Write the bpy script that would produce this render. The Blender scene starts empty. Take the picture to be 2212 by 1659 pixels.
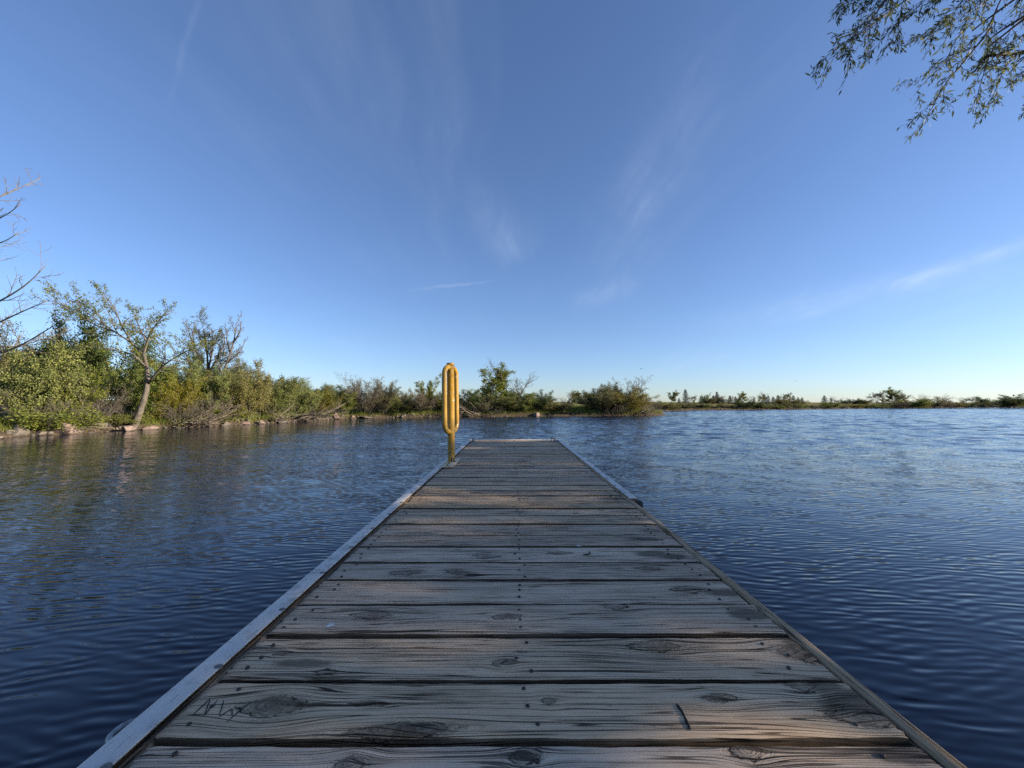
import bpy, math, random
import numpy as np
R = math.radians
scene = bpy.context.scene
col = scene.collection

# ---------------------------------------------------------------- camera, sky, sun, exposure
CAM_Z = 1.195
cam_d = bpy.data.cameras.new('camera'); cam = bpy.data.objects.new('camera', cam_d); col.objects.link(cam)
cam_d.sensor_width = 36.0; cam_d.lens = 13.53; cam_d.clip_start = 0.05; cam_d.clip_end = 8000
cam.location = (0, 0, CAM_Z); cam.rotation_euler = (R(90 + 2.93), 0, 0)
scene.camera = cam
SUN_AZ, SUN_EL = 98.0, 18.0          # degrees clockwise from the view direction (+Y), elevation
sun_d = bpy.data.lights.new('sun', 'SUN'); sun = bpy.data.objects.new('sun', sun_d); col.objects.link(sun)
sun_d.energy = 5.0; sun_d.angle = R(0.53); sun_d.color = (1.0, 0.86, 0.66)
sun.location = (40, -25, 30)
sun.rotation_euler = (R(90 - SUN_EL), 0, R(180 - SUN_AZ))
scene.view_settings.view_transform = 'Standard'; scene.view_settings.look = 'None'
scene.view_settings.exposure = 1.1; scene.view_settings.gamma = 1.0
scene.view_settings.use_curve_mapping = False
scene.cycles.use_denoising = False
scene.cycles.max_bounces = 6; scene.cycles.transparent_max_bounces = 8

# node helpers
def nd(nt, typ, ins=None, **props):
    n = nt.nodes.new(typ)
    for k, v in props.items(): setattr(n, k, v)
    for k, v in (ins or {}).items():
        s = n.inputs[k]
        if isinstance(v, bpy.types.NodeSocket): nt.links.new(v, s)
        else: s.default_value = v
    return n
def mth(nt, op, a, b=0.0, c=0.0, clamp=False):
    return nd(nt, 'ShaderNodeMath', {0: a, 1: b, 2: c}, operation=op, use_clamp=clamp).outputs[0]
def vm(nt, op, a, b=(0, 0, 0), scale=None):
    n = nd(nt, 'ShaderNodeVectorMath', {0: a, 1: b}, operation=op)
    if scale is not None:
        if isinstance(scale, bpy.types.NodeSocket): nt.links.new(scale, n.inputs['Scale'])
        else: n.inputs['Scale'].default_value = scale
    return n.outputs['Value'] if op in ('DOT_PRODUCT', 'LENGTH', 'DISTANCE') else n.outputs['Vector']
def mixc(nt, f, a, b, blend='MIX'):
    n = nt.nodes.new('ShaderNodeMix'); n.data_type = 'RGBA'; n.blend_type = blend
    for i, v in ((0, f), (6, a), (7, b)):
        if isinstance(v, bpy.types.NodeSocket): nt.links.new(v, n.inputs[i])
        elif i == 0: n.inputs[i].default_value = v
        else: n.inputs[i].default_value = (*v[:3], 1)
    return n.outputs[2]
def mrange(nt, v, a, b, c=0.0, d=1.0, smooth=True):
    n = nd(nt, 'ShaderNodeMapRange', {0: v, 1: a, 2: b, 3: c, 4: d})
    if smooth: n.interpolation_type = 'SMOOTHSTEP'
    return n.outputs[0]
def noise(nt, vec, scale=1.0, detail=2.0, rough=0.5, dim='3D', out='Fac', w=None, dist=0.0):
    n = nd(nt, 'ShaderNodeTexNoise', {'Vector': vec, 'Scale': scale, 'Detail': detail, 'Roughness': rough, 'Distortion': dist}, noise_dimensions=dim)
    if w is not None: n.inputs['W'].default_value = w
    return n.outputs[out]
def comb(nt, x=0.0, y=0.0, z=0.0): return nd(nt, 'ShaderNodeCombineXYZ', {0: x, 1: y, 2: z}).outputs[0]
def ramp(nt, f, stops):
    n = nd(nt, 'ShaderNodeValToRGB', {0: f}); e = n.color_ramp.elements
    while len(e) < len(stops): e.new(0.5)
    for el, (p, c) in zip(e, stops): el.position = p; el.color = (*c[:3], 1)
    return n.outputs[0]

world = bpy.data.worlds.new('World'); scene.world = world; world.use_nodes = True
wt = world.node_tree; wt.nodes.clear()
sky = nd(wt, 'ShaderNodeTexSky', sky_type='NISHITA')
sky.sun_disc = False; sky.sun_elevation = R(SUN_EL); sky.sun_rotation = R(SUN_AZ)
sky.altitude = 500; sky.air_density = 1.0; sky.dust_density = 0.4; sky.ozone_density = 2.2
gen = nd(wt, 'ShaderNodeTexCoord').outputs['Generated']
sp = nd(wt, 'ShaderNodeSeparateXYZ', {0: gen})
zc = mth(wt, 'ADD', mth(wt, 'MAXIMUM', sp.outputs[2], 0.0), 0.13)
cu = mth(wt, 'DIVIDE', sp.outputs[0], zc); cv = mth(wt, 'DIVIDE', sp.outputs[1], zc)
cp = comb(wt, cu, cv, 0.0)
wrp = vm(wt, 'SCALE', vm(wt, 'SUBTRACT', noise(wt, cp, 0.55, 2, out='Color'), (0.5, 0.5, 0.5)), scale=1.5)
cpw = vm(wt, 'ADD', cp, wrp)
st1 = noise(wt, vm(wt, 'MULTIPLY', cpw, (2.1, 0.42, 1)), 1.0, 5, 0.55)
fibn = noise(wt, vm(wt, 'MULTIPLY', vm(wt, 'ADD', cp, vm(wt, 'SCALE', wrp, scale=.45)), (11.0, 2.2, 1)), 1.0, 6, 0.62)
st2 = noise(wt, vm(wt, 'ADD', vm(wt, 'MULTIPLY', cpw, (0.55, 0.32, 1)), (3.7, 1.3, 0)), 1.0, 2, 0.5)
cir = mth(wt, 'MULTIPLY', mth(wt, 'MULTIPLY', mrange(wt, st1, 0.42, 0.85), mrange(wt, st2, 0.40, 0.72)), mrange(wt, fibn, 0.3, 0.7, 0.45, 1.5))
def streak(a, b, width, strength, f0=0.15, f1=0.15):
    """a thin contrail between two directions of the sky"""
    a = np.array(a, float); b = np.array(b, float); a /= np.linalg.norm(a); b /= np.linalg.norm(b)
    n = np.cross(a, b); n /= np.linalg.norm(n); t = b - a; L = np.linalg.norm(t); t /= L
    wob = mth(wt, 'MULTIPLY', mth(wt, 'SUBTRACT', noise(wt, gen, 9.0, 2), 0.5), 0.018)
    d = mth(wt, 'DIVIDE', mth(wt, 'ADD', vm(wt, 'DOT_PRODUCT', gen, tuple(n)), wob), width)
    g = mth(wt, 'EXPONENT', mth(wt, 'MULTIPLY', mth(wt, 'MULTIPLY', d, d), -1.0))
    s = mth(wt, 'DIVIDE', mth(wt, 'SUBTRACT', vm(wt, 'DOT_PRODUCT', gen, tuple(t)), float(a @ t)), float(L))
    m = mth(wt, 'MULTIPLY', mrange(wt, s, -f0, f0 * 2), mrange(wt, s, 1 + f1, 1 - 2 * f1))
    br = mth(wt, 'MULTIPLY', mrange(wt, noise(wt, gen, 10.0, 5, .65, dist=.6), 0.35, 0.66, 0.5, 1.0), mrange(wt, fibn, 0.35, 0.65, 0.6, 1.25))
    return mth(wt, 'MULTIPLY', mth(wt, 'MULTIPLY', g, m), mth(wt, 'MULTIPLY', br, strength))
def pd(x, y): return ((x - 1106) / 831, 1.0, (872 - y) / 831)
cl = mth(wt, 'MULTIPLY', cir, 0.085)
for a in ((pd(1700, 690), pd(2480, 445), 0.010, 0.18, .35, .15), (pd(1560, 690), pd(2260, 560), 0.025, 0.14, .3, .3),
          (pd(890, 622), pd(1060, 602), 0.0035, 0.13, .3, .3), (pd(330, 195), pd(400, -60), 0.004, 0.05, .2, .2),
          (pd(1020, 395), pd(1125, 560), 0.045, 0.115, .4, .1), (pd(1250, 655), pd(1375, 605), 0.022, 0.13, .3, .2), (pd(1340, 610), pd(1520, 120), 0.07, 0.09, .3, .4)):
    cl = mth(wt, 'ADD', cl, streak(*a))
cl = mth(wt, 'MINIMUM', cl, 0.5)
soft = nd(wt, 'ShaderNodeGamma', {0: sky.outputs[0], 1: 0.88}).outputs[0]          # the phone's soft tone curve on the whole sky
soft = vm(wt, 'MULTIPLY', soft, (1.17, 1.37, 1.80))
skyc = mixc(wt, cl, soft, (7.2, 8.2, 9.6))
bg = nd(wt, 'ShaderNodeBackground', {'Color': skyc, 'Strength': 0.058})
wo = nd(wt, 'ShaderNodeOutputWorld', {0: bg.outputs[0]})

# ---------------------------------------------------------------- object and mesh helpers
def link(o, parent=None):
    col.objects.link(o)
    if parent: o.parent = parent
    return o
def empty(name, loc=(0, 0, 0), parent=None):
    o = bpy.data.objects.new(name, None); o.location = loc; o.empty_display_size = 0.2
    return link(o, parent)
def tag(o, label=None, cat=None, group=None, kind=None):
    for k, v in (('label', label), ('category', cat), ('group', group), ('kind', kind)):
        if v: o[k] = v
    return o
def mesh_np(name, V, faces, m=None, smooth=True):
    """faces: list of integer arrays (n,3) or (n,4)"""
    me = bpy.data.meshes.new(name)
    V = np.asarray(V, np.float32)
    faces = [np.asarray(f, np.int32) for f in faces if len(f)]
    loops = np.concatenate([f.ravel() for f in faces]); tot = np.concatenate([np.full(len(f), f.shape[1], np.int32) for f in faces])
    me.vertices.add(len(V)); me.vertices.foreach_set('co', V.ravel())
    me.loops.add(len(loops)); me.loops.foreach_set('vertex_index', loops)
    me.polygons.add(len(tot)); st = np.zeros(len(tot), np.int32); st[1:] = np.cumsum(tot)[:-1]
    me.polygons.foreach_set('loop_start', st)
    try: me.polygons.foreach_set('loop_total', tot)
    except Exception: pass
    if smooth: me.polygons.foreach_set('use_smooth', np.ones(len(tot), bool))
    me.update(calc_edges=True); me.validate()
    if m: me.materials.append(m)
    return me
def obj(name, me, parent=None, loc=(0, 0, 0)):
    o = bpy.data.objects.new(name, me); o.location = loc
    return link(o, parent)
class MB:
    """collects small solids into one mesh"""
    def __init__(s): s.v = []; s.q = []; s.t = []; s.n = 0
    def add(s, V, Q=(), T=()):
        s.v.append(np.asarray(V, float)); 
        if len(Q): s.q.append(np.asarray(Q) + s.n)
        if len(T): s.t.append(np.asarray(T) + s.n)
        s.n += len(V)
    def box(s, x0, x1, y0, y1, z0, z1, b=0.0):
        if b <= 0:
            V = [(x, y, z) for z in (z0, z1) for y in (y0, y1) for x in (x0, x1)]
            s.add(V, [(0, 2, 3, 1), (4, 5, 7, 6), (0, 1, 5, 4), (2, 6, 7, 3), (0, 4, 6, 2), (1, 3, 7, 5)])
        else:
            lv = [(z0, b), (z0 + b, 0), (z1 - b, 0), (z1, b)]; V = []
            for z, i in lv:
                a, c, d, e = x0 + i, x1 - i, y0 + i, y1 - i
                k = b if i == 0 else b * .6
                V += [(a + k, d, z), (c - k, d, z), (c, d + k, z), (c, e - k, z), (c - k, e, z), (a + k, e, z), (a, e - k, z), (a, d + k, z)]
            Q = []
            for l in range(3):
                for i in range(8): Q.append((l * 8 + i, l * 8 + (i + 1) % 8, l * 8 + 8 + (i + 1) % 8, l * 8 + 8 + i))
            for o, f in ((0, -1), (24, 1)):
                for q in ((0, 1, 2, 7), (7, 2, 3, 6), (6, 3, 4, 5)):
                    Q.append(tuple(o + i for i in (q if f > 0 else q[::-1])))
            s.add(V, Q)
    def tube(s, pts, rad, n=6, cap=True):
        pts = np.asarray(pts, float); k = len(pts); rad = np.broadcast_to(np.asarray(rad, float), (k,))
        T = np.gradient(pts, axis=0); T /= np.linalg.norm(T, axis=1, keepdims=True) + 1e-9
        ref = np.array([0.31, 0.17, 0.93]) if abs(T[:, 2]).mean() < .8 else np.array([0.93, 0.31, 0.1])
        A = np.cross(T, ref); A /= np.linalg.norm(A, axis=1, keepdims=True) + 1e-9; B = np.cross(T, A)
        an = np.arange(n) * 2 * math.pi / n
        V = (pts[:, None] + rad[:, None, None] * (A[:, None] * np.cos(an)[None, :, None] + B[:, None] * np.sin(an)[None, :, None])).reshape(-1, 3)
        i = np.arange(k - 1)[:, None] * n; j = np.arange(n)[None]; j2 = (j + 1) % n
        Q = np.stack([i + j, i + j2, i + n + j2, i + n + j], -1).reshape(-1, 4)
        T3 = []
        if cap:
            V = np.vstack([V, pts[:1], pts[-1:]]); c0, c1 = k * n, k * n + 1
            T3 = [(c0, (x + 1) % n, x) for x in range(n)] + [(c1, (k - 1) * n + x, (k - 1) * n + (x + 1) % n) for x in range(n)]
        s.add(V, Q, T3)
    def lathe(s, prof, n=20, c=(0, 0, 0), axis=None):
        prof = np.asarray(prof, float); k = len(prof); an = np.arange(n) * 2 * math.pi / n
        V = np.stack([prof[:, None, 0] * np.cos(an), prof[:, None, 0] * np.sin(an), np.repeat(prof[:, 1:2], n, 1)], -1).reshape(-1, 3) + np.array(c)
        i = np.arange(k - 1)[:, None] * n; j = np.arange(n)[None]; j2 = (j + 1) % n
        s.add(V, np.stack([i + j, i + j2, i + n + j2, i + n + j], -1).reshape(-1, 4))
    def mesh(s, name, m=None, smooth=True):
        return mesh_np(name, np.vstack(s.v), ([np.vstack(s.q)] if s.q else []) + ([np.vstack(s.t)] if s.t else []), m, smooth)

# ---------------------------------------------------------------- materials
def new_mat(name):
    m = bpy.data.materials.new(name); m.use_nodes = True; nt = m.node_tree; nt.nodes.clear()
    o = nd(nt, 'ShaderNodeOutputMaterial'); return m, nt, o
def principled(nt, o, **k):
    b = nd(nt, 'ShaderNodeBsdfPrincipled', {a.replace('_', ' '): v for a, v in k.items()})
    nt.links.new(b.outputs[0], o.inputs[0]); return b
def leaf_mat(name, c0, c1, c2, trans=0.35):
    m, nt, o = new_mat(name)
    isl = nd(nt, 'ShaderNodeNewGeometry').outputs['Random Per Island']
    orn = nd(nt, 'ShaderNodeObjectInfo').outputs['Random']
    pos = nd(nt, 'ShaderNodeNewGeometry').outputs['Position']
    f = mth(nt, 'ADD', mth(nt, 'MULTIPLY', isl, 0.55), mth(nt, 'MULTIPLY', noise(nt, pos, 1.3, 2), 0.45))
    c = ramp(nt, f, [(0.12, c0), (0.5, c1), (0.9, c2)])
    hs = nd(nt, 'ShaderNodeHueSaturation', {'Hue': mrange(nt, orn, 0, 1, 0.485, 0.515, False), 'Saturation': mrange(nt, mth(nt, 'FRACT', mth(nt, 'MULTIPLY', orn, 7.3)), 0, 1, 0.8, 1.08, False), 'Value': mrange(nt, mth(nt, 'FRACT', mth(nt, 'MULTIPLY', orn, 13.7)), 0, 1, 0.78, 1.15, False), 'Color': c})
    d = nd(nt, 'ShaderNodeBsdfPrincipled', {'Base Color': hs.outputs[0], 'Roughness': 0.6, 'Specular IOR Level': 0.25})
    t = nd(nt, 'ShaderNodeBsdfTranslucent', {'Color': hs.outputs[0]})
    mx = nd(nt, 'ShaderNodeMixShader', {0: trans, 1: d.outputs[0], 2: t.outputs[0]})
    nt.links.new(mx.outputs[0], o.inputs[0]); return m
def bark_mat(name, c0, c1, sc=12.0):
    m, nt, o = new_mat(name)
    pos = nd(nt, 'ShaderNodeTexCoord').outputs['Object']
    n = noise(nt, vm(nt, 'MULTIPLY', pos, (1, 1, 0.35)), sc, 4, 0.65)
    c = ramp(nt, n, [(0.3, c0), (0.7, c1)])
    bp = nd(nt, 'ShaderNodeBump', {'Height': n, 'Strength': 0.6, 'Distance': 0.02})
    principled(nt, o, Base_Color=c, Roughness=0.9, Specular_IOR_Level=0.15, Normal=bp.outputs[0]); return m
LEAF = {
 'fresh': leaf_mat('leaf_fresh', (0.088, 0.122, 0.022), (0.170, 0.207, 0.036), (0.325, 0.306, 0.064)),
 'olive': leaf_mat('leaf_olive', (0.082, 0.094, 0.026), (0.145, 0.150, 0.041), (0.259, 0.236, 0.069)),
 'dark': leaf_mat('leaf_dark', (0.032, 0.057, 0.017), (0.064, 0.098, 0.026), (0.125, 0.159, 0.042), .25),
 'grey': leaf_mat('leaf_grey', (0.117, 0.102, 0.055), (0.187, 0.165, 0.085), (0.296, 0.247, 0.133)),
 'yellow': leaf_mat('leaf_yellow', (0.102, 0.106, 0.015), (0.183, 0.172, 0.026), (0.311, 0.247, 0.044)),
 'spruce': leaf_mat('needles', (0.009, 0.018, 0.010), (0.019, 0.032, 0.016), (0.038, 0.055, 0.024), .12),
 'willow': leaf_mat('leaf_willow', (.040, .062, .023), (.08, .112, .037), (.18, .20, .06), .5),
}
BARK = {
 'grey': bark_mat('bark_grey', (.07, .058, .046), (.20, .175, .145)),
 'dead': bark_mat('bark_bleached', (.085, .068, .052), (.21, .175, .14)),
 'brown': bark_mat('bark_brown', (.055, .04, .03), (.14, .105, .08)),
 'pale': bark_mat('bark_pale', (.10, .085, .065), (.28, .245, .20), 9.0),
}

# ---------------------------------------------------------------- pond outline and terrain height
POND = np.array([(-17.7, 12.2), (-17.75, 14.2), (-17.4, 15.6), (-17.2, 17.4), (-16.2, 20.0), (-15.0, 22.2), (-14.4, 24.5), (-13.6, 28.4), (-12.9, 31.4), (-10.5, 33.2),
 (-7.4, 34.4), (-3.9, 35.4), (0.5, 36.6), (5.0, 37.3), (10, 38.4), (14.2, 39.4), (16.2, 40.6), (16.6, 43), (13.5, 47), (16, 53), (21.5, 59), (25.5, 62), (27.5, 66), (33, 69.5), (45, 74), (62, 82),
 (80, 91), (110, 106), (140, 120), (189, 142), (300, 190), (360, 120), (260, 20), (120, 2), (60, 9), (32, 9), (21, 5.5), (14.5, 1.5), (9, -2.2), (3, -3.6), (-6, -4.2), (-14, -2.5), (-18.5, 3), (-18.4, 8)], float)
def sdist(x, y):
    """signed distance to the pond edge, positive on land"""
    x = np.asarray(x, float); y = np.asarray(y, float); d = np.full(x.shape, 1e18); ins = np.zeros(x.shape, bool)
    for (ax, ay), (bx, by) in zip(POND, np.roll(POND, -1, 0)):
        ex, ey = bx - ax, by - ay; t = np.clip(((x - ax) * ex + (y - ay) * ey) / (ex * ex + ey * ey), 0, 1)
        d = np.minimum(d, (x - ax - t * ex) ** 2 + (y - ay - t * ey) ** 2)
        c = ((ay > y) != (by > y)) & (x < (bx - ax) * (y - ay) / (by - ay + 1e-12) + ax); ins ^= c
    d = np.sqrt(d); return np.where(ins, -d, d)
def wob(x, y):
    return np.sin(x * 1.7 + y * .6) * np.sin(y * 1.9 - x * .4) + .6 * np.sin(x * 3.9 + 1.3) * np.sin(y * 4.3 + x) 
def ground(x, y):
    x = np.asarray(x, float); y = np.asarray(y, float); s = sdist(x, y) + .18 * wob(x, y)
    far = np.clip((y - 50) / 30, 0, 1)
    land = (.20 - .12 * far) * np.clip(s / .35, 0, 1) + (.45 - .3 * far) * (1 - np.exp(-np.maximum(s, 0) / (3.5 + 8 * far))) + (1.0 + .75 * far) * (1 - np.exp(-np.maximum(s, 0) / (28.0 + 6 * far))) + .05 * wob(x * .5, y * .5)
    land += np.clip(s - 60, 0, 600) * .0016 * (1 + .5 * np.sin(x * .006 + 1) + .4 * np.sin(y * .009))
    water = -.03 - np.clip(-s * .55, 0, 2.2)
    return np.where(s > 0, land, water)
def gz(x, y): return float(ground(np.array([x]), np.array([y]))[0])

# ---- ground sheet
def make_ground():
    m, nt, o = new_mat('land'); pos = nd(nt, 'ShaderNodeNewGeometry').outputs['Position']
    z = nd(nt, 'ShaderNodeSeparateXYZ', {0: pos}).outputs[2]
    n1 = noise(nt, pos, 0.07, 4, .6); n2 = noise(nt, pos, 1.6, 4, .65); n3 = noise(nt, vm(nt, 'MULTIPLY', pos, (1, 1, .2)), 14, 3, .6)
    g = ramp(nt, n2, [(.3, (.05, .07, .02)), (.6, (.10, .115, .035)), (.8, (.19, .17, .07))])
    s = ramp(nt, n3, [(.3, (.12, .095, .045)), (.7, (.27, .22, .11))])
    c = mixc(nt, mrange(nt, n1, .42, .6), g, s)
    mud = ramp(nt, n3, [(.3, (.045, .034, .024)), (.7, (.13, .10, .07))])
    c = mixc(nt, mrange(nt, mth(nt, 'ADD', z, mth(nt, 'MULTIPLY', n2, .5)), .75, 1.05), mud, c)
    bp = nd(nt, 'ShaderNodeBump', {'Height': n3, 'Strength': .8, 'Distance': .08})
    principled(nt, o, Base_Color=c, Roughness=.95, Specular_IOR_Level=.1, Normal=bp.outputs[0])
    nr, na = 260, 560
    r = 2.0 * (3500 / 2.0) ** (np.arange(nr) / (nr - 1)); a = np.arange(na) * 2 * math.pi / na
    X = (r[:, None] * np.sin(a)).ravel(); Y = (r[:, None] * np.cos(a)).ravel() + 8.0
    V = np.stack([X, Y, ground(X, Y)], -1)
    i = np.arange(nr - 1)[:, None] * na; j = np.arange(na)[None]; j2 = (j + 1) % na
    Q = np.stack([i + j, i + na + j, i + na + j2, i + j2], -1).reshape(-1, 4)
    V = np.vstack([V, [(0, 8, -2.3)]]); T = [(len(V) - 1, k, (k + 1) % na) for k in range(na)]
    tag(obj('ground', mesh_np('ground', V, [Q, T], m)), kind='structure')
make_ground()

# ---- water: one sheet whose ripples are computed from a height field (finite differences, not filtered with distance)
def make_water():
    m, nt, o = new_mat('pond_water')
    g = bpy.data.node_groups.new('ripple_height', 'ShaderNodeTree')
    g.interface.new_socket('P', in_out='INPUT', socket_type='NodeSocketVector'); g.interface.new_socket('H', in_out='OUTPUT', socket_type='NodeSocketFloat'); g.interface.new_socket('L', in_out='OUTPUT', socket_type='NodeSocketFloat')
    gi = g.nodes.new('NodeGroupInput'); go = g.nodes.new('NodeGroupOutput'); P = gi.outputs[0]
    N1 = nd(g, 'ShaderNodeSeparateXYZ', {0: vm(g, 'SUBTRACT', noise(g, vm(g, 'MULTIPLY', P, (1.0, 1.5, 0)), 2.6, 1.5, dim='2D', out='Color'), (.5, .5, .5))}).outputs
    N2 = nd(g, 'ShaderNodeSeparateXYZ', {0: vm(g, 'SUBTRACT', noise(g, vm(g, 'MULTIPLY', P, (.8, 1.2, 0)), .8, 1.5, dim='2D', out='Color'), (.5, .5, .5))}).outputs
    H = None; LW = None
    #   wave length, heading from +Y, slope, phase noise, envelope noise, phase turns
    for wl, an, sl, nz, pi, ei, turns in ((.052, 5, .115, N1, 0, 1, 1.7), (.068, -15, .115, N1, 1, 2, 1.5), (.09, 14, .085, N1, 2, 0, 1.3), (.13, -8, .05, N1, 0, 2, 1.1), (.24, 28, .04, N2, 0, 1, 3.0), (.33, -38, .036, N2, 2, 1, 2.4), (.48, -18, .04, N2, 1, 2, 2.0)):
        k = 2 * math.pi / wl; dv = (math.sin(R(an)) * k, math.cos(R(an)) * k, 0)
        ph = mth(g, 'MULTIPLY_ADD', nz[pi], 2 * math.pi * turns, vm(g, 'DOT_PRODUCT', P, dv))
        env = mrange(g, nz[ei], -.16, .16, .15, 1.05)
        n = mth(g, 'MULTIPLY', mth(g, 'MULTIPLY', mth(g, 'SINE', ph), env), sl / k)
        if nz is N1: H = n if H is None else mth(g, 'ADD', H, n)
        else: LW = n if LW is None else mth(g, 'ADD', LW, n)
    g.links.new(H, go.inputs[0]); g.links.new(LW, go.inputs[1])
    pos = nd(nt, 'ShaderNodeNewGeometry').outputs['Position']
    def hh(off):
        n = nt.nodes.new('ShaderNodeGroup'); n.node_tree = g
        nt.links.new(vm(nt, 'ADD', pos, off), n.inputs[0]); return n.outputs
    e = .003; h0 = hh((0, 0, 0)); hx = hh((e, 0, 0)); hy = hh((0, e, 0))
    sep = nd(nt, 'ShaderNodeSeparateXYZ', {0: pos}); fetch = mrange(nt, sep.outputs[1], 1.5, 14, .35, 1.3)   # longer waves grow away from the shore
    def slope(q): return mth(nt, 'DIVIDE', mth(nt, 'ADD', mth(nt, 'SUBTRACT', h0[0], q[0]), mth(nt, 'MULTIPLY', mth(nt, 'SUBTRACT', h0[1], q[1]), fetch)), e)
    sx = slope(hx); sy = slope(hy)
    # the lee of the left bank lies calmer; gust patches elsewhere
    lee = mrange(nt, mth(nt, 'ADD', sep.outputs[0], mth(nt, 'MULTIPLY', mth(nt, 'SUBTRACT', noise(nt, pos, .22, 2), .5), 5.0)), -13.5, -2.5, .22, 1.0)
    lee2 = mrange(nt, mth(nt, 'SUBTRACT', sep.outputs[1], mth(nt, 'MULTIPLY', sep.outputs[0], .25)), 37.5, 31.0, .35, 1.0)
    lee2 = mth(nt, 'MAXIMUM', lee2, mrange(nt, sep.outputs[1], 42, 46))
    gust = mrange(nt, noise(nt, vm(nt, 'MULTIPLY', pos, (.6, 1.3, 0)), .30, 3), .32, .68, .6, 1.12)
    gust = mth(nt, 'MULTIPLY', gust, mrange(nt, sep.outputs[1], 1.5, 10, .8, 1.45))
    amp = mth(nt, 'MULTIPLY', mth(nt, 'MULTIPLY', lee, lee2), gust)
    nrm = vm(nt, 'NORMALIZE', vm(nt, 'ADD', nd(nt, 'ShaderNodeNewGeometry').outputs['Normal'], comb(nt, mth(nt, 'MULTIPLY', sx, amp), mth(nt, 'MULTIPLY', sy, amp), 0.0)))
    c = (.0045, .010, .024)
    principled(nt, o, Base_Color=(*c, 1), Roughness=.03, IOR=1.33, Specular_IOR_Level=.5, Normal=nrm)
    # the longer waves are real relief; the grid is finest over the open pond
    az = np.concatenate([np.arange(-61, 61, .15), np.arange(61, 299, 4.0)]); na = len(az); az = np.radians(az)
    r = np.concatenate([[.3, .8, 1.4, 2.0, 2.6, 3.2, 3.7], np.arange(4.1, 40, .17), np.arange(40, 130, .23), 130 * 1.06 ** np.arange(0, 34)]); nr = len(r)
    X = (r[:, None] * np.sin(az)).ravel(); Y = (r[:, None] * np.cos(az)).ravel(); Z = np.zeros(len(X)); q = np.random.default_rng(21)
    for k in range(22):
        wl = .56 * (1.9 / .56) ** (k / 21); an = R(q.normal() * 38 + 6); kk = 2 * math.pi / wl
        Z += .030 * q.uniform(.7, 1.3) * wl / (2 * math.pi) * np.sin(kk * (X * math.sin(an) + Y * math.cos(an)) + q.uniform(0, 6.28))
    sm = lambda t: np.clip(t, 0, 1) ** 2 * (3 - 2 * np.clip(t, 0, 1))
    Z *= sm((Y - 2) / 13) * (.12 + .88 * sm((X + 11) / 12)) * (.35 + .65 * np.maximum(sm((37 - Y + .25 * X) / 6), sm((Y - 42) / 4))) * sm((-sdist(X, Y)) / 4) * (1 - sm((r.repeat(na) - 150) / 60))
    i = np.arange(nr - 1)[:, None] * na; j = np.arange(na)[None]; j2 = (j + 1) % na
    Q = np.stack([i + j, i + j2, i + na + j2, i + na + j], -1).reshape(-1, 4)
    V = np.vstack([np.stack([X, Y, Z], -1), [(0, 0, 0)]]); T = np.array([(len(V) - 1, (t + 1) % na, t) for t in range(na)])
    tag(obj('water', mesh_np('water', V, [Q, T], m)), kind='structure')
make_water()

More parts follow.
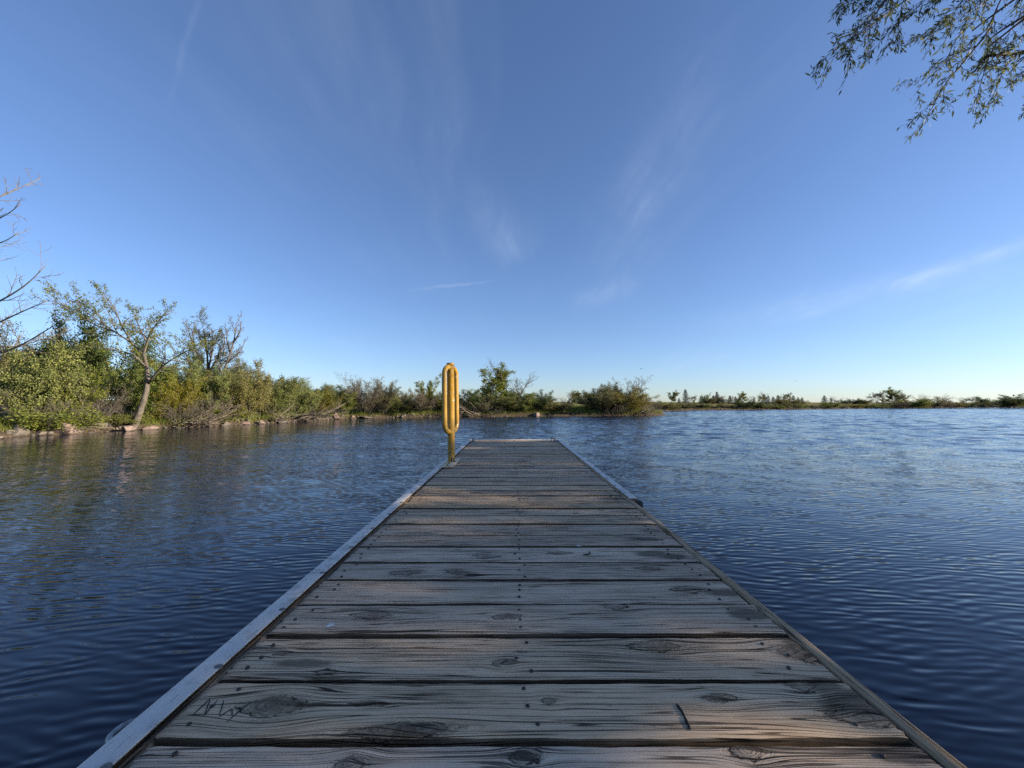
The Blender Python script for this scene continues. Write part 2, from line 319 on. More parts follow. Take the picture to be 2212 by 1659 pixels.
PLANTS = [
  ('S1', -21.96, 16.02, 3.06, 2.6, 'olive green shrub at the left picture edge with pale bare stems showing'),
  ('S2', -19.26, 15.62, 3.44, 2.53, 'tall yellow-green leafy shrub behind the big pink boulder'),
  ('S3', -18.9, 16.62, 3.07, 2.16, 'bright green leafy shrub directly left of the leaning tree'),
  ('D1', -24.31, 19.53, 4.62, 3.99, 'dark olive shrub rising behind the left edge shrubs'),
  ('D2', -21.28, 20.03, 5.28, 4.09, 'largest dark green bush behind the leaning tree trunk'),
  ('S2', -17.93, 18.62, 2.98, 2.42, 'olive shrub just right of the leaning tree trunk'),
  ('S1', -17.6, 19.83, 2.91, 2.36, 'yellowish leafy shrub under the half-dead tree'),
  ('S3', -16.97, 21.03, 3.11, 2.39, 'fresh green shrub below the dead snag'),
  ('D1', -21.66, 23.53, 3.45, 3.68, 'dark bush seen between the leaning trunk and the half-dead tree'),
  ('S1', -15.53, 22.63, 3.37, 2.86, 'rounded green shrub right of the dead snag'),
  ('S2', -15.28, 24.63, 2.79, 2.81, 'light green shrub behind the fallen grey branches'),
  ('S3', -15.03, 26.84, 2.61, 2.74, 'bushy green shrub above the bleached driftwood pile'),
  ('S1', -14.42, 28.84, 2.23, 2.77, 'pale olive shrub right of the bleached driftwood pile'),
  ('S2', -13.73, 31.04, 2.09, 2.8, 'last low green shrub before the two grey willows'),
  ('D2', -18.4, 28.04, 3.21, 4.04, 'dark green bush behind the rounded shrub on the left bank'),
  ('D1', -18.25, 34.04, 2.99, 4.5, 'dark rounded bush top behind the middle of the left bank'),
  ('D2', -16.94, 36.05, 2.67, 3.9, 'small dark bush top left of the grey willows'),
  ('L1', -19.54, 14.62, 0.7, 1.42, 'low bright green sapling at the waterline by the left edge'),
  ('L1', -18.04, 15.22, 1.05, 1.98, 'low yellow-green bush leaning over the big pink boulder'),
  ('L1', -17.37, 17.92, 0.74, 1.74, 'low green bush at the foot of the leaning tree'),
  ('L1', -16.98, 20.23, 0.81, 1.75, 'low bush behind the heap of washed-up sticks'),
  ('L1', -16.26, 21.93, 1.04, 1.9, 'low yellow-green bush at the waterline under the dead snag'),
  ('B1', -19.89, 15.82, 1.9, 3.04, 'tangle of pale bare stems in front of the left bank shrubs'),
  ('B1', -17.88, 17.62, 1.66, 1.91, 'grey leafless thicket just left of the leaning trunk'),
  ('B2', -16.75, 19.33, 1.47, 1.86, 'leafless bush with thin pale twigs right of the leaning tree'),
  ('B1', -15.51, 23.63, 1.96, 2.56, 'leafless shrub over the waterline left of the driftwood'),
  ('C2', -21.79, 36.05, 3.36, 1.21, 'spiky young spruce poking above the left bank shrubs'),
  ('C1', -21.26, 36.55, 3.3, 1.05, 'second spiky spruce tip beside the first above the left bank'),
  ('C2', -15.23, 37.05, 2.57, 1.78, 'dark short spruce behind the two grey willows'),
  ('W1', -12.71, 33.04, 3.02, 3.77, 'left of two grey willow shrubs at the back of the cove'),
  ('W2', -11.14, 33.84, 2.9, 3.46, 'right of two grey willow shrubs at the back of the cove'),
  ('B2', -13.6, 35.05, 3.72, 3.16, 'bare crown of thin twigs above the left grey willow'),
  ('S2', -9.99, 34.65, 2.03, 2.5, 'green shrub between the grey willows and the brownish bush'),
  ('W1', -8.52, 35.45, 2.3, 3.83, 'brownish olive bush left of the yellow post'),
  ('P1', -8.24, 37.05, 3.55, 1.96, 'slender young poplar rising left of the yellow post'),
  ('D1', -6.71, 36.25, 2.15, 3.05, 'dark green bush behind the lower part of the yellow post'),
  ('D2', -4.56, 36.45, 2.24, 3.29, 'dark bush right of the yellow post'),
  ('W2', -2.66, 36.85, 2.08, 3.1, 'grey-olive bush behind the fan of dead branches'),
  ('B2', -3.12, 36.05, 1.45, 3.68, 'fan of grey dead branches on the middle shore right of the post'),
  ('T1', -1.78, 39.05, 4.9, 3.1, 'rounded green tree standing above the middle shore bushes'),
  ('B3', -0.67, 40.05, 5.43, 2.41, 'bare tall tree behind the rounded green tree'),
  ('B3', 0.49, 40.55, 4.07, 3.02, 'spreading leafless tree right of the rounded green tree'),
  ('D1', -0.63, 37.65, 1.92, 3.17, 'dark olive bush below the rounded green tree'),
  ('S2', 1.01, 38.05, 2.25, 3.43, 'olive bush above the small leafless twigs on the middle shore'),
  ('D2', 2.74, 38.65, 2.31, 3.02, 'dark bush left of the grassy opening'),
  ('S1', 4.34, 38.45, 1.38, 2.77, 'yellow-green low bush beside the pink shoreline boulder'),
  ('B1', -1.66, 36.45, 0.85, 2.63, 'low leafless brush on the middle shore below the green tree'),
  ('T2', 9.62, 62.08, 3.19, 2.81, 'small pale tree seen through the grassy opening'),
  ('T1', 11.88, 70.09, 3.28, 2.93, 'second pale tree right of the first in the grassy opening'),
  ('T2', 12.48, 64.08, 2.95, 2.9, 'small pale tree touching the dark bush of the headland'),
  ('D1', 8.29, 41.05, 2.33, 3.16, 'dark green bush at the left end of the headland'),
  ('W2', 9.77, 39.45, 2.9, 4.93, 'grey-brown twiggy bush in the middle of the headland'),
  ('D2', 10.11, 42.05, 3.01, 3.03, 'dark upright bush at the back of the headland'),
  ('S1', 11.82, 39.65, 2.53, 4.96, 'sunlit yellow-green bush at the right of the headland'),
  ('B2', 12.68, 41.05, 4.0, 3.45, 'bare grey twigs standing above the headland bushes'),
  ('B1', 14.23, 40.55, 1.78, 2.73, 'brown leafless bush at the tip of the headland'),
  ('B2', 9.89, 38.45, 1.29, 3.23, 'low grey dead twigs along the headland waterline'),
  ('B1', -17.86, 14.92, 1.32, 1.97, 'leafless pale twigs between the grey and the large pink boulder'),
  ('B2', -18.12, 16.92, 2.25, 1.83, 'thin bare stems rising in front of the bright green left shrub'),
  ('B1', -16.14, 20.63, 1.74, 1.98, 'bare grey twigs in front of the fresh green shrub'),
  ('B2', -14.87, 27.44, 1.92, 2.31, 'leafless stems standing behind the bleached driftwood pile'),
  ('B1', -11.43, 33.24, 1.27, 2.8, 'leafless brown brush at the foot of the grey willows'),
  ('B2', 5.73, 40.05, 1.96, 1.64, 'small leafless bush at the left of the grassy opening'),
  ('D1', -8.83, 36.55, 1.9, 3.51, 'dark bush behind the brownish one left of the yellow post'),
  ('S2', -3.06, 38.55, 2.4, 3.24, 'green bush behind the fan of dead branches'),
  ('D2', 0.91, 40.05, 2.44, 3.85, 'dark bush behind the olive one below the leafless tree'),
  ('D2', -19.23, 22.83, 3.77, 3.29, 'dark bush hiding the foot of the half-dead tree'),
  ('D1', -18.9, 25.53, 3.77, 3.68, 'dark bush behind the foot of the dead snag'),
  ('D1', 11.67, 41.85, 2.9, 4.53, 'dark bush behind the sunlit yellow-green one on the headland'),
  ('S1', 26.21, 66.09, 1.48, 4.83, 'yellowish shrub on the rocky point beyond the headland'),
  ('S3', 27.9, 67.09, 1.24, 3.98, 'small yellow-green shrub right of the rocky point shrub'),
  ('T1', 41.52, 100.13, 4.3, 4.54, 'round-crowned pale tree left of the tallest spruce'),
  ('C1', 45.13, 100.13, 4.78, 2.97, 'tallest dark spruce on the far shore'),
  ('C2', 45.61, 105.14, 2.68, 2.2, 'short spruce left of the tallest spruce'),
  ('T2', 49.31, 104.14, 3.29, 3.63, 'yellow-green tree right of the tallest spruce'),
  ('C2', 53.03, 108.14, 3.25, 2.45, 'narrow light green conifer left of the pointed poplar'),
  ('P1', 53.19, 106.14, 3.84, 2.4, 'pointed poplar left of the twin spruces'),
  ('D1', 53.19, 104.14, 2.64, 3.8, 'dark rounded bush left of the twin spruces'),
  ('C2', 55.49, 106.14, 3.34, 2.77, 'left and shorter of the twin far spruces'),
  ('C1', 56.51, 106.14, 4.35, 2.77, 'right and taller of the twin far spruces'),
  ('W1', 59.13, 108.14, 3.35, 5.43, 'brownish tree right of the twin spruces'),
  ('C2', 61.21, 108.14, 3.38, 3.2, 'broad dark spruce left of the far leafy tree'),
  ('C2', 63.94, 110.14, 3.15, 2.88, 'smaller dark spruce beside the broad dark spruce'),
  ('T1', 62.32, 104.14, 4.17, 4.36, 'leafy green tree behind the biggest far shore bush'),
  ('B3', 69.28, 112.15, 3.32, 3.52, 'bare tree right of the far leafy green tree'),
  ('C1', 70.49, 112.15, 3.05, 2.74, 'dark conifer in the middle of the far tree row'),
  ('T2', 70.69, 110.14, 3.55, 3.84, 'olive tree left of the dark conifer clump'),
  ('C2', 73.45, 112.15, 3.86, 3.52, 'left conifer of the dark clump on the far ridge'),
  ('C1', 76.0, 114.15, 3.5, 2.98, 'middle conifer of the dark clump on the far ridge'),
  ('B3', 77.96, 118.15, 4.71, 2.47, 'bare twiggy tip above the dark conifer clump'),
  ('C2', 77.37, 114.15, 3.22, 3.18, 'right conifer of the dark clump on the far ridge'),
  ('C2', 77.5, 112.15, 3.59, 3.32, 'dark conifer standing after the clump on the far ridge'),
  ('C1', 80.66, 114.15, 3.36, 3.18, 'conifer behind the yellow ridge bush'),
  ('T2', 83.75, 116.15, 4.37, 3.44, 'pale tree top behind the yellow ridge bush'),
  ('S1', 69.93, 98.13, 2.56, 6.72, 'bright yellow bush on the far grassy ridge'),
  ('C2', 81.94, 112.15, 3.46, 3.52, 'first of three conifers ending the far row'),
  ('C1', 84.04, 113.15, 3.07, 3.15, 'second of three conifers ending the far row'),
  ('C2', 86.01, 114.15, 2.95, 3.18, 'last right conifer of the far row'),
  ('C2', 90.97, 112.15, 3.46, 3.32, 'solitary dark spruce on the grassy ridge'),
  ('C1', 94.52, 114.15, 2.81, 2.19, 'little spruce right of the solitary spruce'),
  ('B3', 94.34, 112.15, 3.19, 3.52, 'leafless bush right of the little ridge spruce'),
  ('D1', 31.71, 72.09, 1.07, 5.6, 'dark shore bush below the tallest spruce'),
  ('D2', 35.09, 74.1, 1.07, 5.75, 'dark shore bush below the pointed poplar'),
  ('S2', 37.82, 75.1, 0.98, 5.49, 'green shore bush below the twin spruces'),
  ('W1', 40.42, 76.1, 0.7, 4.52, 'pale grey low bush on the far shore'),
  ('D1', 42.8, 76.1, 0.88, 4.87, 'dark low bush left of the biggest far shore bush'),
  ('D2', 47.16, 77.1, 1.81, 7.39, 'biggest rounded green bush on the far shore'),
  ('S2', 50.22, 78.1, 0.97, 4.28, 'green low bush right of the biggest far shore bush'),
  ('L1', 54.87, 80.1, 0.87, 4.39, 'yellow-green low bush near the pale bank'),
  ('D1', 57.82, 82.11, 1.35, 5.25, 'dark green bush under the yellow ridge bush'),
  ('W2', 60.13, 83.11, 1.16, 4.55, 'brown bush right of the dark green shore bush'),
  ('S3', 62.97, 84.11, 1.15, 4.99, 'green shore bush below the last conifers'),
  ('W1', 68.68, 87.11, 0.73, 5.17, 'grey low shore bush left of the solitary spruce'),
  ('S2', 74.01, 89.12, 1.37, 6.1, 'sunlit green shore bush below the solitary spruce'),
  ('D1', 78.41, 91.12, 0.71, 4.99, 'dark low shore bush right of the sunlit green one'),
  ('D1', 32.47, 71.09, 1.16, 4.87, 'dark thicket at the waterline just right of the one below the tallest spruce'),
  ('D2', 36.15, 74.1, 1.16, 5.08, 'dark waterline bush between the poplar and the twin spruces'),
  ('W2', 39.07, 75.6, 0.89, 4.83, 'brownish waterline bush under the twin spruces'),
  ('D1', 41.52, 76.1, 1.07, 5.21, 'dark waterline bush under the brownish far tree'),
  ('W1', 44.37, 76.6, 0.97, 5.25, 'grey-brown waterline bush left of the biggest far shore bush'),
  ('D2', 48.87, 77.6, 1.34, 4.61, 'dark bush touching the right side of the biggest far shore bush'),
  ('W2', 52.48, 79.1, 0.87, 4.7, 'brown waterline bush left of the pale bank'),
  ('D2', 66.13, 86.11, 0.95, 5.51, 'dark waterline bush right of the last conifers'),
  ('W2', 71.37, 88.12, 0.94, 5.23, 'brown waterline bush directly below the solitary spruce'),
  ('D1', 88.49, 96.13, 1.03, 6.58, 'dark waterline bush left of the big spreading trees'),
  ('D2', 102.61, 102.13, 1.64, 7.93, 'dark waterline bush under the smaller spreading tree'),
  ('D1', 113.02, 106.14, 1.53, 8.72, 'dark waterline bush below the thin bare tree'),
  ('D2', 137.08, 116.15, 1.56, 10.61, 'dark waterline bush right of the flat-topped bare tree'),
  ('D1', 159.07, 124.16, 2.03, 10.21, 'dark waterline bush below the edge bushes on the right'),
  ('D2', 109.81, 125.16, 2.64, 7.43, 'left half of the dark hedge on the far right ridge'),
  ('D1', 113.42, 125.16, 2.49, 7.43, 'right half of the dark hedge on the far right ridge'),
  ('S1', 84.16, 94.12, 1.04, 6.88, 'yellow-green low bush below the dark ridge hedge'),
  ('S3', 92.33, 97.13, 1.26, 7.1, 'green bush at the foot of the big spreading trees'),
  ('T2', 103.97, 108.14, 4.54, 7.16, 'left of the two big spreading trees on the far right shore'),
  ('T1', 108.94, 110.14, 5.27, 6.53, 'taller right one of the two big spreading trees'),
  ('W1', 98.44, 100.13, 2.11, 6.86, 'reddish brown bush below the tall spreading tree'),
  ('T2', 110.08, 108.14, 4.15, 6.41, 'smaller spreading tree right of the two big ones'),
  ('S2', 105.81, 102.13, 2.25, 8.4, 'green bush right of the smaller spreading tree'),
  ('B3', 123.12, 116.15, 3.96, 3.64, 'thin bare tree beyond the green bush on the right shore'),
  ('W2', 121.97, 112.15, 2.76, 6.66, 'dull brown bush right of the thin bare tree'),
  ('B3', 131.35, 118.15, 3.72, 4.12, 'bare tree above the brown bushes on the right shore'),
  ('W1', 120.09, 108.14, 1.92, 7.9, 'long brown bush on the right shore'),
  ('B3', 139.03, 122.16, 3.36, 4.26, 'small bare tree left of the flat-topped one'),
  ('S1', 128.31, 112.15, 1.68, 7.68, 'light green bush below the flat-topped bare tree'),
  ('B3', 158.07, 135.18, 3.76, 6.12, 'flat-topped bare tree on the right skyline'),
  ('W2', 149.16, 122.16, 1.87, 11.16, 'pale brown scrub on the right shore'),
  ('D2', 158.6, 126.16, 3.71, 12.68, 'large dark green bush near the right picture edge'),
  ('S2', 168.95, 130.17, 2.54, 7.73, 'green bush right of the large dark one by the edge'),
  ('W1', 178.02, 134.18, 2.74, 7.35, 'brown bush cut by the right picture edge'),
]

# ---------------------------------------------------------------- plants: branching skeletons, tubes, leaves
def unit(v): v = np.asarray(v, float); return v / (np.linalg.norm(v) + 1e-9)
def rdir(rng): return unit(rng.normal(size=3))
class Plant:
    """P: dict of per-level lists. n children, ang, lr length ratio, up tropism, jit; leaf: leaves per metre by level"""
    def __init__(s, seed, P): s.rng = np.random.default_rng(seed); s.P = P; s.paths = []; s.anch = []
    def get(s, k, lv): v = s.P[k]; return v[min(lv, len(v) - 1)]
    def path(s, pts, r0, r1, lv, kids=True, t0=None):
        pts = np.asarray(pts, float); k = len(pts); rad = r0 + (r1 - r0) * np.linspace(0, 1, k) ** .8
        s.paths.append((pts, rad, lv))
        seg = np.linalg.norm(np.diff(pts, axis=0), axis=1); L = seg.sum(); cum = np.concatenate([[0], np.cumsum(seg)]) / max(L, 1e-6)
        at = lambda t: np.array([np.interp(t, cum, pts[:, i]) for i in range(3)])
        nl = s.get('leaf', lv) * L; nl = int(nl) + (s.rng.random() < nl % 1)
        if nl:
            t = s.rng.uniform(.12 if lv else .4, 1.03, nl); q = np.stack([np.interp(t, cum, pts[:, i]) for i in range(3)], -1)
            dirn = unit(pts[-1] - pts[0]); s.anch.append(np.hstack([q, np.repeat(dirn[None], nl, 0)]))
        if not kids or lv >= s.P['levels'] - 1: return
        n = s.get('n', lv); n = max(1, int(round(n * s.rng.uniform(.75, 1.25))))
        a0 = s.get('t0', lv) if t0 is None else t0; ph = s.rng.uniform(0, 6.28)
        for i in range(n):
            t = a0 + (1 - a0) * (i + s.rng.uniform(.1, .9)) / n
            d = unit(at(min(t + .06, 1)) - at(max(t - .06, 0)))
            ref = unit(np.cross(d, [0.2, 0.3, 1.0])); b = np.cross(d, ref); ph += 2.4 + s.rng.normal() * .5
            side = ref * math.cos(ph) + b * math.sin(ph)
            ang = R(s.get('ang', lv) * s.rng.uniform(.6, 1.35))
            nd_ = unit(d * math.cos(ang) + side * math.sin(ang))
            ln = L * s.get('lr', lv) * s.rng.uniform(.6, 1.2) * (1 - .55 * (t - a0) / (1.001 - a0) * s.P.get('taper', .8))
            rr = np.interp(t, np.linspace(0, 1, k), rad)
            s.grow(at(t), nd_, ln, min(rr * .7, r0 * s.get('rr', lv)), lv + 1)
    def grow(s, p, d, L, r, lv):
        if L < .02: return
        k = max(3, min(7, int(L / s.P.get('seg', .25)) + 2)); pts = [np.asarray(p, float)]; d = unit(d)
        up = s.get('up', lv); jit = s.get('jit', lv)
        for _ in range(k - 1):
            d = unit(d + np.array([0, 0, up]) / k + s.rng.normal(size=3) * jit / math.sqrt(k) + np.array(s.P.get('wind', (0, 0, 0))) / k)
            pts.append(pts[-1] + d * L / (k - 1))
        s.path(pts, r, max(r * .35, s.P.get('rmin', .002)), lv)
    def wood(s, name, m, sides=(7, 5, 4, 3, 3), maxlv=9, minr=0.0):
        b = MB()
        for pts, rad, lv in s.paths:
            if lv <= maxlv: b.tube(pts, np.maximum(rad, minr), sides[min(lv, len(sides) - 1)], cap=(lv < 2))
        return b.mesh(name, m)
    def leaves(s, name, m, l, w, per=1, spread=.05, up=.5, droop=0.0, follow=.4):
        A = np.repeat(np.vstack(s.anch), per, 0); rng = s.rng; n = len(A)
        C = A[:, :3] + rng.normal(size=(n, 3)) * spread
        D = A[:, 3:] * follow + rng.normal(size=(n, 3)) * .6 + np.array([0, 0, -droop]); D /= np.linalg.norm(D, axis=1, keepdims=True) + 1e-9
        N = rng.normal(size=(n, 3)) * .7 + np.array([0, 0, up]); S = np.cross(D, N); S /= np.linalg.norm(S, axis=1, keepdims=True) + 1e-9
        sz = rng.uniform(.55, 1.3, n)[:, None]; dl = D * l * sz; ws = S * w * .5 * sz; nn = np.cross(S, D) * w * .12 * sz
        V = np.stack([C, C + dl * .45 + ws + nn, C + dl, C + dl * .45 - ws + nn], 1).reshape(-1, 3)
        return mesh_np(name, V, [np.arange(4 * n).reshape(-1, 4)], m, False)
def norm_pair(ws, fs):
    """scale a wood + foliage mesh pair to height 1 and width 1, base at the origin; returns them"""
    allv = []
    for me in (ws, fs):
        if me is None: continue
        a = np.zeros(len(me.vertices) * 3, np.float32); me.vertices.foreach_get('co', a); allv.append(a.reshape(-1, 3))
    A = np.vstack(allv); top = np.percentile(A[:, 2], 98.3); w = max(np.percentile(A[:, 0], 98) - np.percentile(A[:, 0], 2), np.percentile(A[:, 1], 98) - np.percentile(A[:, 1], 2))
    return top, w
SHRUB = dict(levels=3, n=[9, 6], ang=[42, 45], lr=[.42, .5], t0=[.22, .15], up=[.35, .25, .2], jit=[.28, .4, .5], leaf=[22, 78, 118], rr=[.55, .6], seg=.3, rmin=.003)
def shrub(seed, stems, h, spread, P, leafm, barkm, l, w, per=1, sp=.06, minr=.006):
    p = Plant(seed, P); r = p.rng
    for i in range(stems):
        a = r.uniform(0, 6.28); tilt = R(spread * math.sqrt(r.uniform(.02, 1))); b = r.uniform(0, .22) * h * .5
        p.grow((b * math.cos(a), b * math.sin(a), -.15), (math.sin(tilt) * math.cos(a), math.sin(tilt) * math.sin(a), math.cos(tilt)), h * r.uniform(.62, 1.08) * (1 - .1 * tilt), .022 * r.uniform(.6, 1.3) * h / 3, 0)
    ws = p.wood('stems', BARK[barkm], (5, 4, 3, 3), minr=minr); fs = p.leaves('foliage', LEAF[leafm], l, w, per, sp) if leafm and p.anch else None
    return ws, fs
def tree(seed, h, P, leafm, barkm, l, w, per=1, sp=.07, r0=.11, lean=(0, 0), trunk=.5, minr=.008):
    p = Plant(seed, P); r = p.rng; k = 7; t = np.linspace(0, 1, k)
    pts = np.stack([lean[0] * t ** 1.3 * h + r.normal(size=k) * .03 * h * t, lean[1] * t * h + r.normal(size=k) * .03 * h * t, t * h * trunk - .1], -1)
    p.path(pts, r0, r0 * .55, 0, t0=.45)
    for i in range(4): p.grow(pts[-1], unit((r.normal() * .6, r.normal() * .6, 1)), h * (1 - trunk) * r.uniform(.7, 1.05), r0 * .5, 1)
    ws = p.wood('trunk', BARK[barkm], (8, 6, 4, 3, 3), minr=minr); fs = p.leaves('crown', LEAF[leafm], l, w, per, sp) if leafm else None
    return ws, fs
def spruce(seed, h, wid):
    r = np.random.default_rng(seed); b = MB(); b.tube([(0, 0, -.1), (0, 0, h * .5), (0, 0, h)], [.05 * h / 3, .03 * h / 3, .004], 6)
    C = []; 
    nb = 95
    for i in range(nb):
        t = (i + r.uniform(0, .8)) / nb; z = h * (.05 + .93 * t); L = wid * .5 * (1 - t) ** .85 * r.uniform(.7, 1.12) + .05; a = i * 2.4 + r.normal() * .3
        d = np.array([math.cos(a), math.sin(a), -.12 + .5 * t + r.normal() * .08]); e = np.array([0, 0, z]); tip = e + d * L + np.array([0, 0, .07 * L])
        b.tube([e, (e + tip) / 2 - np.array([0, 0, .03 * L]), tip], [.012, .008, .003], 3, False)
        n = int(10 + 34 * L)
        for q in range(n):
            u = r.uniform(.08, 1.03); s_ = r.choice((-1, 1)); wd = .34 * L * (1.05 - u) + .04
            c = e + (tip - e) * u + np.array([-d[1], d[0], 0]) * s_ * wd * r.uniform(0, 1) + r.normal(size=3) * .02
            C.append(np.concatenate([c, unit(d * .8 + np.array([-d[1], d[0], 0]) * s_ * .8 + np.array([0, 0, .1]))]))
    p = Plant(seed, SHRUB); p.anch = [np.array(C)]
    return b.mesh('trunk', BARK['brown']), p.leaves('crown', LEAF['spruce'], .17, .055, 1, .02, up=.8, follow=1.2)
BARE = dict(SHRUB, levels=4, n=[7, 6, 4], ang=[34, 38, 40], lr=[.5, .5, .5], leaf=[0, 0, 0, 0], jit=[.25, .4, .5, .6], up=[.25, .3, .3, .3])
WIL = dict(SHRUB, n=[11, 7], ang=[26, 32], leaf=[5, 20, 34], up=[.3, .45, .4], jit=[.2, .35, .4])
TREE = dict(levels=4, n=[7, 8, 7], ang=[55, 48, 45], lr=[.72, .55, .5], t0=[.4, .25, .15], up=[.2, .25, .15, .1], jit=[.1, .3, .4, .5], leaf=[0, 4, 24, 58], rr=[.5, .55, .6], seg=.3, rmin=.003)
OPEN = dict(TREE, leaf=[0, 2, 9, 30], ang=[62, 50, 45], up=[.2, .1, .15, .1])
BTREE = dict(TREE, leaf=[0, 0, 0, 0], ang=[40, 38, 38], up=[.25, .25, .2, .2])
POP = dict(TREE, n=[12, 7, 5], ang=[30, 30, 35], lr=[.32, .45, .5], t0=[.25, .2, .15], leaf=[0, 4, 20, 34], up=[.2, .5, .3, .2])
PROTO = {}
def proto(key, name, cat, pair, parts):
    ws, fs = pair; top, w = norm_pair(ws, fs); PROTO[key] = (name, cat, ws, fs, top, w, parts)
SH = ('stems', 'foliage'); TR = ('trunk', 'crown')
proto('S1', 'leafy_shrub', 'shrub', shrub(11, 14, 3.0, 48, SHRUB, 'yellow', 'pale', .066, .04, 1, .07), SH)
proto('S2', 'leafy_shrub', 'shrub', shrub(12, 13, 3.0, 44, SHRUB, 'fresh', 'grey', .066, .042, 1, .07), SH)
proto('S3', 'leafy_shrub', 'shrub', shrub(13, 14, 2.8, 52, SHRUB, 'fresh', 'pale', .062, .038, 1, .07), SH)
proto('D1', 'dark_shrub', 'shrub', shrub(14, 14, 3.2, 46, dict(SHRUB, leaf=[22, 84, 130]), 'olive', 'brown', .062, .04, 1, .08), SH)
proto('D2', 'dark_shrub', 'shrub', shrub(15, 14, 3.2, 42, dict(SHRUB, leaf=[22, 90, 138]), 'dark', 'brown', .064, .04, 1, .08), SH)
proto('L1', 'low_bush', 'shrub', shrub(16, 12, 1.3, 62, dict(SHRUB, leaf=[30, 80, 95], n=[7, 5]), 'fresh', 'pale', .066, .043, 1, .07), SH)
proto('W1', 'willow_shrub', 'shrub', shrub(17, 18, 3.0, 50, WIL, 'grey', 'grey', .075, .028, 1, .05), SH)
proto('W2', 'willow_shrub', 'shrub', shrub(18, 20, 2.8, 52, dict(WIL, leaf=[6, 26, 40]), 'olive', 'grey', .075, .03, 1, .05), SH)
proto('B1', 'bare_shrub', 'bare shrub', shrub(19, 12, 2.4, 58, BARE, None, 'grey', 0, 0, minr=.004), SH)
proto('B2', 'bare_shrub', 'bare shrub', shrub(20, 12, 2.6, 40, BARE, None, 'grey', 0, 0, minr=.005), SH)
proto('B3', 'bare_tree', 'bare tree', tree(21, 5.0, BTREE, None, 'grey', 0, 0, trunk=.4, r0=.09, minr=.009), TR)
proto('T1', 'broadleaf_tree', 'tree', tree(22, 5.0, TREE, 'fresh', 'grey', .12, .08, 1, .09, trunk=.45), TR)
proto('T2', 'broadleaf_tree', 'tree', tree(24, 5.0, OPEN, 'olive', 'brown', .12, .08, 1, .09, trunk=.4), TR)
proto('P1', 'poplar_tree', 'tree', shrub(25, 7, 4.5, 15, dict(SHRUB, n=[14, 6], ang=[30, 35], lr=[.24, .5], up=[.5, .4, .3], leaf=[6, 34, 50], jit=[.15, .3, .4]), 'fresh', 'grey', .10, .065, 1, .06), TR)
proto('C1', 'spruce_tree', 'conifer', spruce(26, 4.0, 2.2), TR)
proto('C2', 'spruce_tree', 'conifer', spruce(27, 3.4, 2.4), TR)
GROUPS = {'S': 'leafy shrubs along the shores', 'D': 'dark bushes along the shores', 'L': 'low bushes at the waterline', 'W': 'willow shrubs along the shores', 'B': 'leafless shrubs and trees along the shores', 'T': 'trees along the shores', 'P': 'trees along the shores', 'C': 'spruces on the shores'}
prng = random.Random(5)
def place(key, X, Y, ztop, width, label):
    name, cat, ws, fs, top, w, parts = PROTO[key]; g = gz(X, Y); g = max(g, .02)
    r = empty(name, (X, Y, g)); r.rotation_euler[2] = prng.uniform(0, 6.28)
    sxy = width / w; sz = (ztop - g) / top
    sxy = min(max(sxy, sz * .55), sz * (1.25 if key[0] in 'TPC' else 2.6))
    r.scale = (sxy, sxy, sz); tag(r, label, cat, GROUPS[key[0]])
    obj(parts[0], ws, r)
    if fs: obj(parts[1], fs, r)
for row in PLANTS: place(*row)

# ---- single trees
def special(name, cat, label, base, p, leafm, barkm, l=0, w=0, per=1, sp=.05, minr=.006, **k):
    """p holds world coordinates; the thing's Empty stands at its base"""
    r = empty(name, base); tag(r, label, cat)
    off = np.array(base)
    p.paths = [(a - off, b, c) for a, b, c in p.paths]; p.anch = [np.hstack([a[:, :3] - off, a[:, 3:]]) for a in p.anch]
    obj('trunk', p.wood('trunk', BARK[barkm], (10, 7, 5, 3, 3), minr=minr), r)
    if leafm: obj('crown', p.leaves('crown', LEAF[leafm], l, w, per, sp, **k), r)
    return r
def smooth_path(pts, n=12):
    pts = np.asarray(pts, float); t = np.linspace(0, 1, len(pts)); u = np.linspace(0, 1, n)
    q = np.stack([np.interp(u, t, pts[:, i]) for i in range(3)], -1)
    for _ in range(2): q[1:-1] = (q[:-2] + 2 * q[1:-1] + q[2:]) / 4
    return q
LEAN = [[(-17.29, 17.58, -0.1), (-17.04, 17.56, 0.5), (-16.7, 17.51, 1.45), (-16.55, 17.48, 2.12), (-16.59, 17.44, 2.81), (-16.74, 17.41, 3.45)],
 [(-16.74, 17.41, 3.45), (-17.49, 17.57, 4.11), (-18.31, 17.64, 4.7), (-19.84, 17.79, 5.74), (-20.82, 17.84, 6.79)],
 [(-17.49, 17.57, 4.11), (-17.37, 16.93, 4.94), (-17.47, 16.68, 5.91), (-18.01, 16.54, 6.73)],
 [(-16.74, 17.41, 3.45), (-16.69, 17.47, 4.09), (-16.23, 17.06, 4.44), (-15.57, 16.82, 5.12), (-15.26, 16.8, 5.63)],
 [(-16.57, 17.48, 2.08), (-15.75, 17.14, 2.79), (-15.02, 16.92, 3.18), (-14.23, 16.61, 3.4), (-13.52, 16.39, 3.71)],
 [(-18.31, 17.64, 4.7), (-19.95, 18.22, 5.22), (-21.29, 18.48, 6.07), (-22.42, 18.53, 7.0)],
 [(-16.59, 17.44, 2.81), (-16.59, 16.81, 3.37), (-17.0, 16.4, 3.52), (-17.48, 16.2, 3.62)],
 [(-16.69, 17.47, 4.09), (-17.56, 17.92, 5.15), (-18.07, 18.18, 5.99)]]
